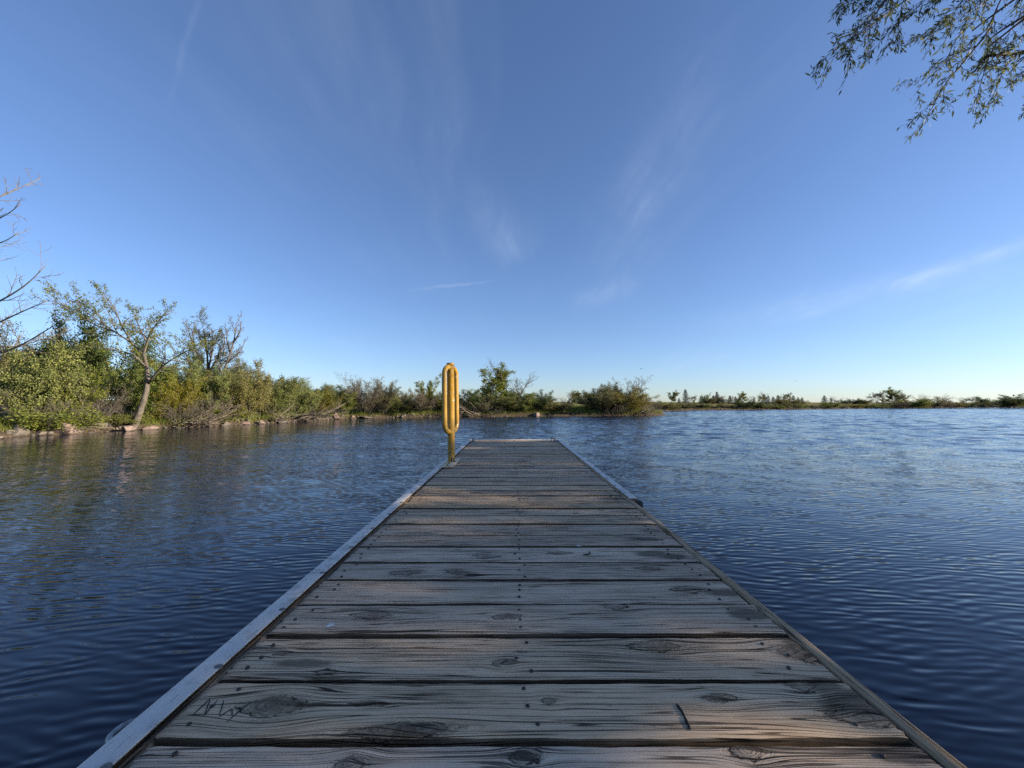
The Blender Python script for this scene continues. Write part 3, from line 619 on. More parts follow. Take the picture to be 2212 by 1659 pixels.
p = Plant(31, dict(levels=4, n=[0, 11, 5], ang=[40, 38, 40], lr=[.4, .42, .5], t0=[.5, .2, .2], up=[0, .3, .25, .2], jit=[.1, .3, .4, .5], leaf=[0, 4, 30, 56], rr=[.5, .5, .6], seg=.25, rmin=.004, wind=(-.25, 0, .05)))
p.path(smooth_path(LEAN[0], 14), .15, .062, 0, kids=False)
for i, L in enumerate(LEAN[1:]):
    L = [(x, y, z if z < 3.45 else 3.45 + (z - 3.45) * .84) for x, y, z in L]
    p.path(smooth_path(L, 10), .056 if i in (0, 2, 3) else .038, .010, 1)
special('leaning_tree', 'tree', 'pale-barked leafy tree leaning out over the water on the left bank', (-17.29, 17.58, 0.0), p, 'fresh', 'grey', .058, .046, 1, .05)
HALF = [[(-19.09, 24.04, 0.3), (-19.0, 23.95, 2.69), (-19.1, 24.08, 4.16), (-19.48, 24.09, 5.93)], [(-19.0, 23.95, 2.84), (-19.34, 23.58, 4.1), (-19.63, 23.33, 5.21), (-19.74, 23.19, 5.89)], [(-18.97, 23.93, 3.27), (-18.83, 24.15, 4.76), (-19.03, 24.2, 5.8)], [(-18.97, 23.94, 2.98), (-18.31, 23.88, 4.14), (-17.86, 23.93, 5.16), (-18.14, 23.8, 5.81)], [(-19.06, 23.97, 2.41), (-20.06, 24.21, 3.59), (-20.96, 24.36, 4.64)]]
p = Plant(32, dict(levels=4, n=[6, 12, 6], ang=[35, 36, 38], lr=[.35, .42, .5], t0=[.4, .2, .2], up=[.3, .3, .25, .2], jit=[.1, .3, .4, .5], leaf=[0, 3, 15, 28], rr=[.4, .5, .6], seg=.25, rmin=.004))
for i, L in enumerate(HALF): p.path(smooth_path(L, 9), .13 if i == 0 else .07, .015, 0 if i == 0 else 1)
special('half_dead_tree', 'tree', 'twiggy half-dead tree with sparse leaves behind the left bank shrubs', (-19.09, 24.04, .3), p, 'olive', 'grey', .07, .05, 1, .06)
SNAG = [[(-17.99, 23.53, .3), (-17.76, 23.45, 2.8), (-17.19, 23.38, 4.22), (-16.91, 23.33, 5.21), (-16.85, 23.28, 6.14)], [(-17.19, 23.38, 4.22), (-17.64, 23.63, 5.11), (-17.73, 23.59, 5.97)], [(-16.91, 23.33, 5.06), (-16.43, 23.11, 5.59), (-16.43, 23.08, 6.15)], [(-17.42, 23.41, 3.65), (-16.57, 23.37, 4.36), (-16.43, 23.53, 5.1)]]
p = Plant(33, dict(BTREE, levels=4, n=[9, 8, 4], lr=[.22, .35, .5]))
for i, L in enumerate(SNAG): p.path(smooth_path(L, 9), .10 if i == 0 else .05, .015, 0 if i == 0 else 1)
special('dead_snag', 'bare tree', 'tall bare dead snag with upturned branches right of the half-dead tree', (-17.99, 23.53, .3), p, None, 'grey', minr=.008)
BARET = [[(-21.94, 15.64, 0.2), (-22.12, 15.45, 2.54), (-21.88, 14.97, 6.16), (-21.78, 14.8, 9.45), (-21.41, 14.45, 11.4)], [(-22.16, 15.43, 2.91), (-19.96, 14.92, 3.07), (-18.08, 14.4, 3.58), (-17.14, 14.17, 4.07), (-16.34, 14.06, 4.3)], [(-21.95, 15.15, 4.54), (-19.43, 14.42, 5.06), (-18.0, 14.09, 5.61), (-17.19, 13.96, 6.31)], [(-21.95, 15.2, 3.62), (-19.24, 14.07, 4.04), (-17.54, 13.65, 4.51), (-16.43, 13.43, 4.82)], [(-21.84, 14.93, 6.89), (-20.05, 14.46, 8.17), (-19.08, 14.25, 8.39), (-18.51, 14.13, 8.72)], [(-21.84, 14.96, 6.35), (-19.78, 14.31, 7.2), (-19.12, 14.21, 7.29), (-18.51, 14.09, 7.55)], [(-22.05, 15.31, 3.27), (-21.22, 15.7, 3.61), (-20.72, 15.9, 3.5), (-19.22, 16.07, 4.06)]]
p = Plant(34, dict(BTREE, levels=4, n=[0, 8, 5], ang=[40, 34, 36], lr=[.3, .30, .5], t0=[.4, .3, .15], up=[.1, .35, .3, .2], jit=[.1, .25, .4, .5]))
for i, L in enumerate(BARET): p.path(smooth_path(L, 10), .20 if i == 0 else (.03 if i in (4, 5) else .045), .010, 0 if i == 0 else 1)
special('bare_tree', 'bare tree', 'large leafless tree reaching in from the left picture edge', (-21.94, 15.64, .2), p, None, 'pale', minr=.0055)

# ---- driftwood
def drift(label, x, y, n, L, dirs, seed, r=.03, z=.12):
    p = Plant(seed, dict(BARE, levels=3, n=[5, 3], ang=[32, 38], lr=[.45, .5], up=[.05, .1, .1], jit=[.25, .4, .5])); q = p.rng
    for i in range(n):
        a = R(q.uniform(*dirs)); el = R(q.uniform(0, 26))
        p.grow((q.normal() * .35, q.normal() * .25, q.uniform(0, .25)), (math.cos(a) * math.cos(el), math.sin(a) * math.cos(el), math.sin(el)), L * q.uniform(.5, 1.1), r * q.uniform(.5, 1.3), 0)
    o = empty('driftwood', (x, y, z)); tag(o, label, 'driftwood', 'dead branches washed onto the shore')
    obj('branches', p.wood('branches', BARK['dead'], (6, 5, 4), minr=.006), o)
drift('heap of washed-up sticks at the waterline right of the leaning tree', -15.75, 19.2, 11, 1.9, (10, 110), 41, .026)
drift('thin pale sticks lying over the rocks left of the leaning tree', -17.5, 16.5, 9, 1.3, (150, 280), 42, .02)
drift('bleached driftwood pile with long branches reaching right', -14.0, 25.6, 11, 2.8, (-10, 80), 43, .045)
drift('dark tangle of fallen branches left of the bleached driftwood', -14.6, 23.6, 9, 1.7, (-20, 200), 44, .035)
drift('grey dead branches lying under the fan on the middle shore', -3.4, 35.3, 16, 2.3, (150, 260), 45, .04)
drift('low dead twigs on the waterline at the headland', 13.0, 38.9, 12, 1.8, (-70, 60), 46, .03)

# ---- boulders and shore stones
def stone_mat(name, c0, c1):
    m, nt, o = new_mat(name); pos = nd(nt, 'ShaderNodeTexCoord').outputs['Object']
    n = noise(nt, pos, 5, 5, .65); n2 = noise(nt, pos, 40, 3, .6)
    c = ramp(nt, mth(nt, 'ADD', mth(nt, 'MULTIPLY', n, .7), mth(nt, 'MULTIPLY', n2, .3)), [(.35, c0), (.65, c1)])
    wz = nd(nt, 'ShaderNodeSeparateXYZ', {0: nd(nt, 'ShaderNodeNewGeometry').outputs['Position']}).outputs[2]
    c = mixc(nt, mrange(nt, mth(nt, 'ADD', wz, mth(nt, 'MULTIPLY', n, .06)), .05, .11, .62, 0), c, (.03, .028, .022))   # algae line at the water
    bp = nd(nt, 'ShaderNodeBump', {'Height': n, 'Strength': .7, 'Distance': .05})
    principled(nt, o, Base_Color=c, Roughness=.85, Normal=bp.outputs[0]); return m
PINK = stone_mat('granite_pink', (.12, .084, .068), (.29, .21, .175)); GREYS = stone_mat('stone_grey', (.07, .058, .048), (.20, .17, .142))
def ico(sub):
    import bmesh
    b = bmesh.new(); bmesh.ops.create_icosphere(b, subdivisions=sub, radius=1.0)
    V = np.array([v.co for v in b.verts]); F = np.array([[v.index for v in f.verts] for f in b.faces]); b.free(); return V, F
IV3, IF3 = ico(4); IV1, IF1 = ico(2)
def rocky(V, seed, amp=.18):
    r = np.random.default_rng(seed); W_ = V.copy(); f = np.zeros(len(V))
    for k in range(17):
        d = rdir(r); h = r.uniform(.36, .82); t = V @ d; W_ -= np.outer(np.maximum((W_ @ d) - h, 0), d) * .9     # chipped facets
    for k in range(10): d = r.normal(size=3) * 2.6; f += np.sin(V @ d + r.uniform(0, 6)) * amp / 7
    return W_ * (1 + f)[:, None]
BOULD = [(-17.6, 15.15, 1.38, .54, 1, 'large pink granite boulder at the waterline on the left bank'), (-18.0, 14.08, .71, .44, 0, 'grey boulder left of the large pink one'), (-17.45, 12.95, .61, .28, 0, 'low grey rock cut by the left picture edge'),
 (-16.75, 16.9, .78, .31, 1, 'pinkish rock at the foot of the leaning tree'), (-16.55, 17.7, .95, .27, 1, 'flat pinkish rock under the leaning trunk'), (-17.9, 16.9, .8, .4, 0, 'brownish rock behind the sticks left of the leaning tree'),
 (-17.75, 14.55, .68, .17, 0, 'flat dark stone between the grey and large pink boulders'), (-13.3, 29.2, .91, .53, 1, 'pale pink boulder at the right end of the bleached driftwood'), (-12.8, 31.0, .67, .34, 1, 'small pale boulder below the grey willows'),
 (-12.1, 32.0, 1.5, .2, 0, 'long flat slab at the foot of the left grey willow'), (-15.6, 21.1, .56, .25, 0, 'small grey rock right of the heap of sticks'), (-15.1, 22.0, .74, .24, 1, 'left of two low pink rocks under the dead snag'),
 (-14.75, 22.7, .59, .3, 1, 'right of two low pink rocks under the dead snag'), (-7.3, 34.2, .57, .28, 0, 'small pale stone at the waterline left of the yellow post'), (2.4, 36.9, .95, .46, 1, 'pink boulder on the middle shore below the grassy opening'), (-14.4, 24.0, .85, .28, 0, 'grey rock below the dark tangle of branches')]
for i, (x, y, w, h, pk, lb) in enumerate(BOULD):
    V = rocky(IV3, 60 + i) * np.array([w * .5, w * .38, h * .75]); V[:, 2] += h * .32
    o = obj('boulder', mesh_np('boulder', V, [IF3], PINK if pk else GREYS), None, (x, y, 0)); o.rotation_euler[2] = prng.uniform(-.3, .3); tag(o, lb, 'boulder', 'boulders along the shores')
def shore_points(n, i0, i1, rng, lo, hi):
    P_ = POND[i0:i1 + 1]; seg = np.linalg.norm(np.diff(P_, axis=0), axis=1); cum = np.concatenate([[0], np.cumsum(seg)]); t = rng.uniform(0, cum[-1], n)
    q = np.stack([np.interp(t, cum, P_[:, k]) for k in (0, 1)], -1); k = np.clip(np.searchsorted(cum, t) - 1, 0, len(P_) - 2); d = np.diff(P_, axis=0)[k]; d /= np.linalg.norm(d, axis=1, keepdims=True)
    nrm = np.stack([-d[:, 1], d[:, 0]], -1); return q + nrm * rng.uniform(lo, hi, n)[:, None]
def shore_stones():
    r = np.random.default_rng(7); b = MB(); base = [rocky(IV1, 90 + k, .25) for k in range(8)]
    for (i0, i1, n, s0, s1) in ((0, 10, 330, .05, .2), (10, 17, 110, .06, .2), (19, 25, 110, .12, .35), (25, 30, 80, .2, .45)):
        for (x, y) in shore_points(n, i0, i1, r, -.25, .4):
            s = r.uniform(s0, s1) * r.uniform(.6, 1); a = r.uniform(0, 6.28); V = base[r.integers(8)] * np.array([s, s * r.uniform(.6, 1), s * r.uniform(.4, .7)])
            V = np.stack([V[:, 0] * math.cos(a) - V[:, 1] * math.sin(a), V[:, 0] * math.sin(a) + V[:, 1] * math.cos(a), V[:, 2]], -1) + np.array([x, y, max(gz(x, y), -.02) + s * .1])
            b.add(V, (), IF1)
    tag(obj('shore_stones', b.mesh('shore_stones', GREYS)), 'small grey stones strewn along the waterline of the shores', 'stones', kind='stuff')
shore_stones()

# ---- grass
def grass_blades(name, label, pts, h0, h1, w, leafm, seed, per=5):
    r = np.random.default_rng(seed); n = len(pts) * per; q = np.repeat(pts, per, 0) + r.normal(size=(n, 2)) * .12; z = ground(q[:, 0], q[:, 1]); ok = z > .05; q, z = q[ok], z[ok]; n = len(q)
    B = np.column_stack([q, z - .02]); a = r.uniform(0, 6.28, n); h = r.uniform(h0, h1, n); ln = r.normal(size=(n, 2)) * .35 * h[:, None]
    tip = B + np.column_stack([ln, h]); s = np.column_stack([np.cos(a), np.sin(a), np.zeros(n)]) * w
    V = np.stack([B - s, B + s, tip], 1).reshape(-1, 3)
    tag(obj(name, mesh_np(name, V, [np.arange(3 * n).reshape(-1, 3)], LEAF[leafm], False)), label, 'grass', kind='stuff')
gr = np.random.default_rng(77)
grass_blades('grass', 'green grass growing along the left and middle banks', np.vstack([shore_points(2600, 0, 10, gr, .15, 3.0), shore_points(3000, 10, 17, gr, .2, 4.5)]), .12, .45, .008, 'fresh', 1, 6)
gx = gr.uniform(0, 1, 9000); gy = gr.uniform(0, 1, 9000) ** 1.2
fx = np.column_stack([25 + gx * 190, 63 + gx * 75 + gy * 75])
grass_blades('meadow_grass', 'sunlit yellow-green meadow grass on the far right ridge', fx, .10, .32, .03, 'yellow', 2, 6)
ox = np.column_stack([gr.uniform(2, 14, 3500), gr.uniform(38, 60, 3500)])
grass_blades('lawn_grass', 'green grass in the opening on the middle shore', ox, .1, .35, .012, 'fresh', 3, 6)

# ---------------------------------------------------------------- dock
DZ = 0.45
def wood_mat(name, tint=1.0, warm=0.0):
    m, nt, o = new_mat(name)
    uv = nd(nt, 'ShaderNodeUVMap', uv_map='grain').outputs[0]; s = nd(nt, 'ShaderNodeSeparateXYZ', {0: uv}); u, v = s.outputs[0], s.outputs[1]
    rnd = nd(nt, 'ShaderNodeObjectInfo').outputs['Random']; sh = mth(nt, 'MULTIPLY', rnd, 37.0)
    def n2(su, sv, det, rough=.55, off=0.0): return noise(nt, comb(nt, mth(nt, 'ADD', mth(nt, 'MULTIPLY', u, su), off), mth(nt, 'MULTIPLY', v, sv), sh), 1.0, det, rough)
    fib = n2(6, 260, 4, .65); mid = n2(1.5, 85, 4, .62, 5); blot = n2(5, 16, 4, .6, 9); spots = n2(26, 60, 3, .6, 3)
    knot = nd(nt, 'ShaderNodeAttribute', attribute_name='knot').outputs['Fac']; stain = nd(nt, 'ShaderNodeAttribute', attribute_name='stain').outputs['Fac']
    t = mth(nt, 'ADD', mth(nt, 'MULTIPLY', fib, .46), mth(nt, 'ADD', mth(nt, 'MULTIPLY', mid, .26), mth(nt, 'MULTIPLY', blot, .28)))
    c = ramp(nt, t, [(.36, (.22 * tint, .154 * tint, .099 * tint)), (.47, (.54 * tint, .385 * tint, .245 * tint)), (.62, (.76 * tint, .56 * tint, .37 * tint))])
    c = mixc(nt, mrange(nt, blot, .5, .75, 0, .35), c, (.34, .29, .225))                                   # tan patches
    c = mixc(nt, mrange(nt, n2(9, 26, 5, .7, 14), .60, .72, 0, .55), c, (.035, .034, .032))                # black mildew specks
    c = mixc(nt, mrange(nt, mth(nt, 'MULTIPLY', stain, mth(nt, 'ADD', spots, .45)), .30, .75, 0, .68), c, (.028, .025, .022))
    # checks (long splits along the grain)
    def crack(su, sv, wd, lo, hi, off):
        a = mth(nt, 'ABSOLUTE', mth(nt, 'SUBTRACT', n2(su, sv, 1, .5, off), .5))
        return mth(nt, 'MULTIPLY', mrange(nt, a, wd, wd * .25), mrange(nt, n2(1.9, 9, 2, .5, off + 3), lo, hi))
    ck = mth(nt, 'MAXIMUM', crack(.6, 36, .014, .40, .52, 21), mth(nt, 'MULTIPLY', crack(1.3, 90, .026, .42, .54, 31), .85)); ck = mth(nt, 'MAXIMUM', ck, mth(nt, 'MULTIPLY', crack(.7, 58, .017, .45, .54, 51), .95))
    # knots: rings and a cracked heart
    rn = mth(nt, 'ADD', knot, mth(nt, 'MULTIPLY', mth(nt, 'SUBTRACT', noise(nt, comb(nt, mth(nt, 'MULTIPLY', u, 24), mth(nt, 'MULTIPLY', v, 46), sh), 1, 4, .65), .5), 1.1))
    ring = mrange(nt, mth(nt, 'SINE', mth(nt, 'MULTIPLY', rn, 26)), .2, .95)
    near = mrange(nt, knot, 1.75, .9); heart = mrange(nt, rn, 1.0, .75)
    edge = mth(nt, 'MULTIPLY', mrange(nt, mth(nt, 'ABSOLUTE', mth(nt, 'SUBTRACT', rn, .92)), .10, .02), mrange(nt, spots, .40, .55))
    kc = mixc(nt, mrange(nt, spots, .35, .65), (.085, .06, .04), (.30, .225, .15))
    c = mixc(nt, mth(nt, 'MULTIPLY', heart, .6), c, kc)
    c = mixc(nt, mth(nt, 'MULTIPLY', mth(nt, 'MULTIPLY', ring, near), .42), c, (.05, .042, .036))
    dk = mth(nt, 'MAXIMUM', ck, edge)
    c = mixc(nt, mth(nt, 'MULTIPLY', dk, .93), c, (.008, .007, .006))
    pv = mrange(nt, mth(nt, 'FRACT', mth(nt, 'MULTIPLY', rnd, 11.3)), 0, 1, .84, 1.12, False)
    hs = nd(nt, 'ShaderNodeHueSaturation', {'Hue': .5, 'Saturation': mrange(nt, mth(nt, 'FRACT', mth(nt, 'MULTIPLY', rnd, 5.1)), 0, 1, .88, 1.12, False), 'Value': pv, 'Color': c})
    hgt = mth(nt, 'SUBTRACT', mth(nt, 'ADD', mth(nt, 'MULTIPLY', fib, .25), mth(nt, 'MULTIPLY', mid, .3)), mth(nt, 'ADD', mth(nt, 'MULTIPLY', dk, .9), mth(nt, 'MULTIPLY', mth(nt, 'MULTIPLY', ring, near), .3)))
    bp = nd(nt, 'ShaderNodeBump', {'Height': hgt, 'Strength': .9, 'Distance': .0035})
    principled(nt, o, Base_Color=hs.outputs[0], Roughness=.85, Specular_IOR_Level=.08, Normal=bp.outputs[0]); return m
WOOD = wood_mat('weathered_wood'); WOOD_D = wood_mat('weathered_wood_beam', .55); WOOD_S = wood_mat('damp_gap_shade_wood', .2); WOOD_E = wood_mat('weathered_wood_edge', .72)  # WOOD_S: damp brown, tinted darker still to paint shade into plank gaps
def simple(name, c, rough=.5, metal=0.0, nsc=30, var=.3, bump=0.0):
    m, nt, o = new_mat(name); pos = nd(nt, 'ShaderNodeTexCoord').outputs['Object']; n = noise(nt, pos, nsc, 4, .6)
    cc = ramp(nt, n, [(.3, tuple(x * (1 - var) for x in c)), (.7, tuple(min(1, x * (1 + var)) for x in c))])
    k = dict(Base_Color=cc, Roughness=rough, Metallic=metal)
    if bump: k['Normal'] = nd(nt, 'ShaderNodeBump', {'Height': n, 'Strength': bump, 'Distance': .004}).outputs[0]
    principled(nt, o, **k); return m
RUST = simple('rusty_screw', (.06, .045, .04), .75, .3, 300, .5, .5); BLACK = simple('black_rubber', (.015, .015, .016), .6, 0, 40)
GALV = simple('galvanised', (.30, .30, .29), .5, .6, 60, .4, .3); BOLT = simple('zinc_screw', (.16, .145, .13), .55, .6, 200, .4)
SPLINT = simple('split_wood', (.33, .255, .18), .85, 0, 90, .4, .8); GOUGE = simple('gouge', (.012, .010, .009), .9, 0, 60)
def alu_mat():
    m, nt, o = new_mat('aluminium_rail'); pos = nd(nt, 'ShaderNodeTexCoord').outputs['Object']
    n = noise(nt, vm(nt, 'MULTIPLY', pos, (30, 2.2, 30)), 1, 4, .6); n2 = noise(nt, pos, 16, 4, .65); n3 = noise(nt, vm(nt, 'MULTIPLY', pos, (120, 14, 60)), 1, 2)
    c = mixc(nt, mrange(nt, n2, .46, .70, 0, .75), (.66, .61, .54), (.34, .30, .25)); c = mixc(nt, mrange(nt, n3, .66, .72, 0, .5), c, (.2, .19, .18))
    principled(nt, o, Base_Color=c, Metallic=.45, Roughness=mrange(nt, n, .3, .7, .42, .7, False), Normal=nd(nt, 'ShaderNodeBump', {'Height': n3, 'Strength': .15, 'Distance': .002}).outputs[0]); return m
ALU = alu_mat()
dock = tag(empty('dock', (0, 2.4, 0)), 'weathered grey plank dock with metal edge rails running out over the pond', 'dock')
OFF = np.array([0, 2.4, 0])
def part(name, me, parent=dock, smooth=True):
    o = obj(name, me, parent); return o
def shift(me, off):
    me.transform(__import__('mathutils').Matrix.Translation(-__import__('mathutils').Vector(tuple(off)))); return me
KNOTS = [(-0.589,0.989,0.066,0.040),(-0.249,0.917,0.116,0.026),(-0.492,1.399,0.068,0.030),(-0.018,1.385,0.046,0.020),(0.440,1.223,0.075,0.032),(0.714,1.586,0.07,0.03),(-0.466,1.739,0.06,0.028),(-0.238,1.743,0.05,0.024),
 (0.86,1.188,0.062,0.045),(-0.035,1.147,0.022,0.014),(-0.008,1.150,0.019,0.013),(-0.519,1.11,0.025,0.016),(0.092,1.003,0.018,0.013),(0.521,1.014,0.041,0.019),(0.380,1.449,0.047,0.02),(-0.127,1.931,0.06,0.03),(0.244,1.970,0.06,0.022),
 (-0.688,1.192,0.020,0.013),(0.762,2.16,0.056,0.028),(0.606,1.782,0.054,0.025),(0.029,0.857,0.03,0.024),(0.503,0.866,0.034,0.026),(-0.336,0.836,0.03,0.024),(0.83,0.95,0.07,0.03),(-0.352,0.996,0.046,0.012),(0.76,1.06,.03,.03),(.84,2.31,.06,.02),(.05,2.7,.05,.02),(.1,3.08,.04,.02),(-.3,3.26,.06,.025),(.55,2.9,.05,.02)]
STAINS = [(0.856,0.996,0.11,0.06),(0.90,1.214,0.08,0.07),(0.72,2.157,0.12,0.04),(0.70,1.960,0.11,0.05),(0.841,1.40,0.10,0.05),(0.827,1.059,0.06,0.04),(-0.24,0.915,0.13,0.03),(0.82,3.08,0.2,0.06),(0.84,1.56,0.10,0.04),(0.78,1.93,.1,.05),(.2,4.6,.14,.06),(.15,5.0,.12,.08),(.22,5.4,.1,.06),(-.6,1.15,.12,.02),(.84,.86,.1,.03)]
drng = np.random.default_rng(12)
SEAMS = [.891, 1.076, 1.280, 1.475, 1.676, 1.858, 2.053, 2.231, 2.425, 2.614, 2.785, 2.980, 3.173, 3.345, 3.56]
lo = [.891 - .19 * k for k in range(1, 28)][::-1]; hi = []; y = 3.56
while y < 7.86: y += .1905 + drng.uniform(-.008, .008); hi.append(y)
SEAMS = lo + SEAMS + hi
def fbm(x, k, amp):
    return sum(amp / (i + 1) * np.sin(x * k * (1.9 ** i) + drng.uniform(0, 6.28)) for i in range(3))
def plank(y0, y1, idx):
    near = y1 > .5 and y0 < 2.4; mid = y1 > .5 and y0 < 4.2
    dx, ny = (.011, 18) if near else ((.03, 8) if mid else (.09, 4))
    xl, xr = -.795 + drng.uniform(-.008, .006), .893 + drng.uniform(-.006, .003); w = y1 - y0; yc = (y0 + y1) / 2
    nx = int((xr - xl) / dx) + 1; X = np.linspace(xl, xr, nx)
    e0 = fbm(X, 3.1, .0016) + (fbm(X, 31, .0008) if near else 0); e1 = fbm(X, 3.3, .0016) + (fbm(X, 29, .0008) if near else 0)
    # profile across: bottom, side, bevel, top..., bevel, side, bottom
    tt = np.linspace(0, 1, ny); yy = [0, 0, .0018] + list(.006 + tt * (w - .012)) + [w - .0018, w, w]; zz = [-.038, -.008, -.0025] + [0] * ny + [-.0025, -.008, -.038]
    yy = np.array(yy); zz = np.array(zz); k = len(yy)
    Yg = y0 + yy[None] + (e0[:, None] * (1 - yy / w) + e1[:, None] * (yy / w)); Xg = np.repeat(X[:, None], k, 1)
    Xg[0] += drng.normal(size=k) * .002; Xg[-1] += drng.normal(size=k) * .002
    cup = drng.uniform(-.002, .003) * (1 - (2 * yy / w - 1) ** 2); tw = drng.uniform(-.004, .004); bz = drng.uniform(-.003, .002)
    Zg = DZ + bz + zz[None] + cup[None] + tw * (X[:, None] * .6) * (yy[None] / w - .5) + fbm(X, 2.0, .001)[:, None]
    endb = np.minimum((X - xl), (xr - X)); Zg[:, 2:-2] -= (.003 * np.exp(-endb / .006))[:, None]
    V_ = Yg.copy(); kd = np.full(Xg.shape, 3.0); stn = np.zeros(Xg.shape)
    ks = [q for q in KNOTS if y0 - .01 < q[1] < y1 + .01]
    if not near or len(ks) == 0:
        for _ in range(drng.integers(0, 2)): ks.append((drng.uniform(xl, xr), drng.uniform(y0 + .03, y1 - .03), drng.uniform(.02, .05), drng.uniform(.01, .022)))
    for (kx, ky, rx, ry) in ks:
        sl_ = drng.uniform(-.25, .25); dx_ = Xg - kx; dy_ = Yg - ky - sl_ * dx_ * ry / rx; q = (dx_ / (rx * 1.25)) ** 2 + (dy_ * (1 + .55 * np.abs(dx_) / rx) / ry) ** 2; kd = np.minimum(kd, np.sqrt(q))
        V_ = V_ - dy_ * .75 * np.exp(-((dx_ / (rx * 1.9)) ** 2 + (dy_ / (ry * 1.8)) ** 2))
        Zg[:, 3:-3] += (.0035 * np.exp(-q * .6) - .0022 * np.exp(-((np.sqrt(q) - 1) / .22) ** 2))[:, 3:-3]
    for (kx, ky, rx, ry) in STAINS:
        if y0 - .08 < ky < y1 + .08: stn = np.maximum(stn, np.exp(-(((Xg - kx) / rx) ** 2 + ((Yg - ky) / ry) ** 2)))
    V_ = V_ + .006 * np.sin(Xg * drng.uniform(.8, 2.2) + drng.uniform(0, 6)) + .0015 * np.sin(Xg * 7 + drng.uniform(0, 6))
    V = np.stack([Xg, Yg, Zg], -1).reshape(-1, 3); ctr = np.array([0, yc, DZ]); V -= ctr
    i = np.arange(nx - 1)[:, None] * k; j = np.arange(k - 1)[None]
    Q = np.stack([i + j, i + k + j, i + k + j + 1, i + j + 1], -1).reshape(-1, 4)
    bot = np.stack([i[:, 0], i[:, 0] + k - 1, i[:, 0] + 2 * k - 1, i[:, 0] + k], -1)
    caps = [[(0, a + 1, a) for a in range(1, k - 1)], [((nx - 1) * k, (nx - 1) * k + a, (nx - 1) * k + a + 1) for a in range(1, k - 1)]]
    caps = np.array(caps[0] + caps[1])[:, [0, 2, 1]]
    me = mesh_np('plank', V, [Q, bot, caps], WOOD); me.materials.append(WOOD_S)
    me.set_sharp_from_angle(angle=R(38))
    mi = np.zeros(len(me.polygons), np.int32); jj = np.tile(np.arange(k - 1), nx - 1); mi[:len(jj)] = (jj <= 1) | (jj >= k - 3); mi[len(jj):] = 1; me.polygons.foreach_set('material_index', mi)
    uvl = me.uv_layers.new(name='grain'); li = np.zeros(len(me.loops), np.int32); me.loops.foreach_get('vertex_index', li)
    UV = np.stack([Xg.ravel() + idx * 3.7, (V_ + np.where(yy < w / 2, zz, -zz)[None]).ravel() + idx * .41], -1); uvl.data.foreach_set('uv', UV[li].astype(np.float32).ravel())
    for nm, arr in (('knot', kd), ('stain', stn)):
        a = me.attributes.new(nm, 'FLOAT', 'POINT'); a.data.foreach_set('value', arr.astype(np.float32).ravel())
    o = obj('plank', me, dock, tuple(ctr - OFF)); return o, ctr
# screws: a sunken dark head on each bearer
def screw_mesh():
    b = MB(); b.lathe([(.0, .0008), (.0025, .0008), (.003, .0026), (.0068, .0022), (.0078, .0006), (.0082, -.004)], 10); return b.mesh('screw', RUST)
SCREW = screw_mesh(); far_screws = MB()
for i, (a, b_) in enumerate(zip(SEAMS[:-1], SEAMS[1:])):
    gap = drng.uniform(.014, .019) if a < 2.3 else drng.uniform(.024, .031);
    o, ctr = plank(a + gap / 2, b_ - gap / 2, i)
    for xs in (-.735, .035, .80):
        for q in range(3):
            x = xs + drng.uniform(-.025, .025); yq = ctr[1] + (q - 1) * .058 + drng.uniform(-.012, .012)
            if .55 < ctr[1] < 3.3:
                s = obj('screw', SCREW, o, (x, yq - ctr[1], .0012)); s.rotation_euler[2] = drng.uniform(0, 3); s.scale = (.72, .66, .8)
            elif ctr[1] > 3.3: far_screws.lathe([(.0, .002), (.0048, .0017), (.0052, -.003)], 6, (x, yq, DZ + .001))
fs_ = part('screws', shift(far_screws.mesh('screws', RUST), OFF)); fs_['kind'] = 'stuff'
PL = {k: v for k, v in zip(SEAMS[:-1], [o for o in dock.children if o.name.startswith('plank')])}
def plank_at(y):
    ks = [k for k in SEAMS[:-1] if k <= y]; return PL[max(ks)]
# carved letters, a gouge and split knots
def strokes(name, segs, m, parent, z=DZ + .0012, w=.0012):
    b = MB()
    for (x0, y0), (x1, y1) in segs:
        n = 6; t = np.linspace(0, 1, n); pts = np.stack([x0 + (x1 - x0) * t, y0 + (y1 - y0) * t, np.full(n, z)], -1) ; pts[1:-1, :2] += drng.normal(size=(n - 2, 2)) * .0008
        b.tube(pts - (np.array(parent.location) + OFF), np.array([.4, 1, 1.1, 1, .9, .3]) * w, 5)
    return obj(name, b.mesh(name, m), parent)
pn = plank_at(.98)
strokes('carved_letter', [((-.764, .963), (-.762, 1.011)), ((-.762, 1.011), (-.736, .958)), ((-.736, .958), (-.740, 1.009))], GOUGE, pn)['label'] = 'letter N scratched into the plank'
strokes('carved_letter', [((-.725, 1.007), (-.696, .956)), ((-.696, .956), (-.685, .98)), ((-.685, .98), (-.668, .958)), ((-.668, .940), (-.652, 1.002))], GOUGE, pn)['label'] = 'letter W scratched into the plank'
strokes('gouge', [((.409, .995), (.411, .955)), ((.411, .958), (.407, .918))], GOUGE, pn, w=.0032)
strokes('gouge', [((.385, 1.945), (.392, 1.985)), ((.35, 1.94), (.385, 1.945))], GOUGE, plank_at(1.95), w=.003)
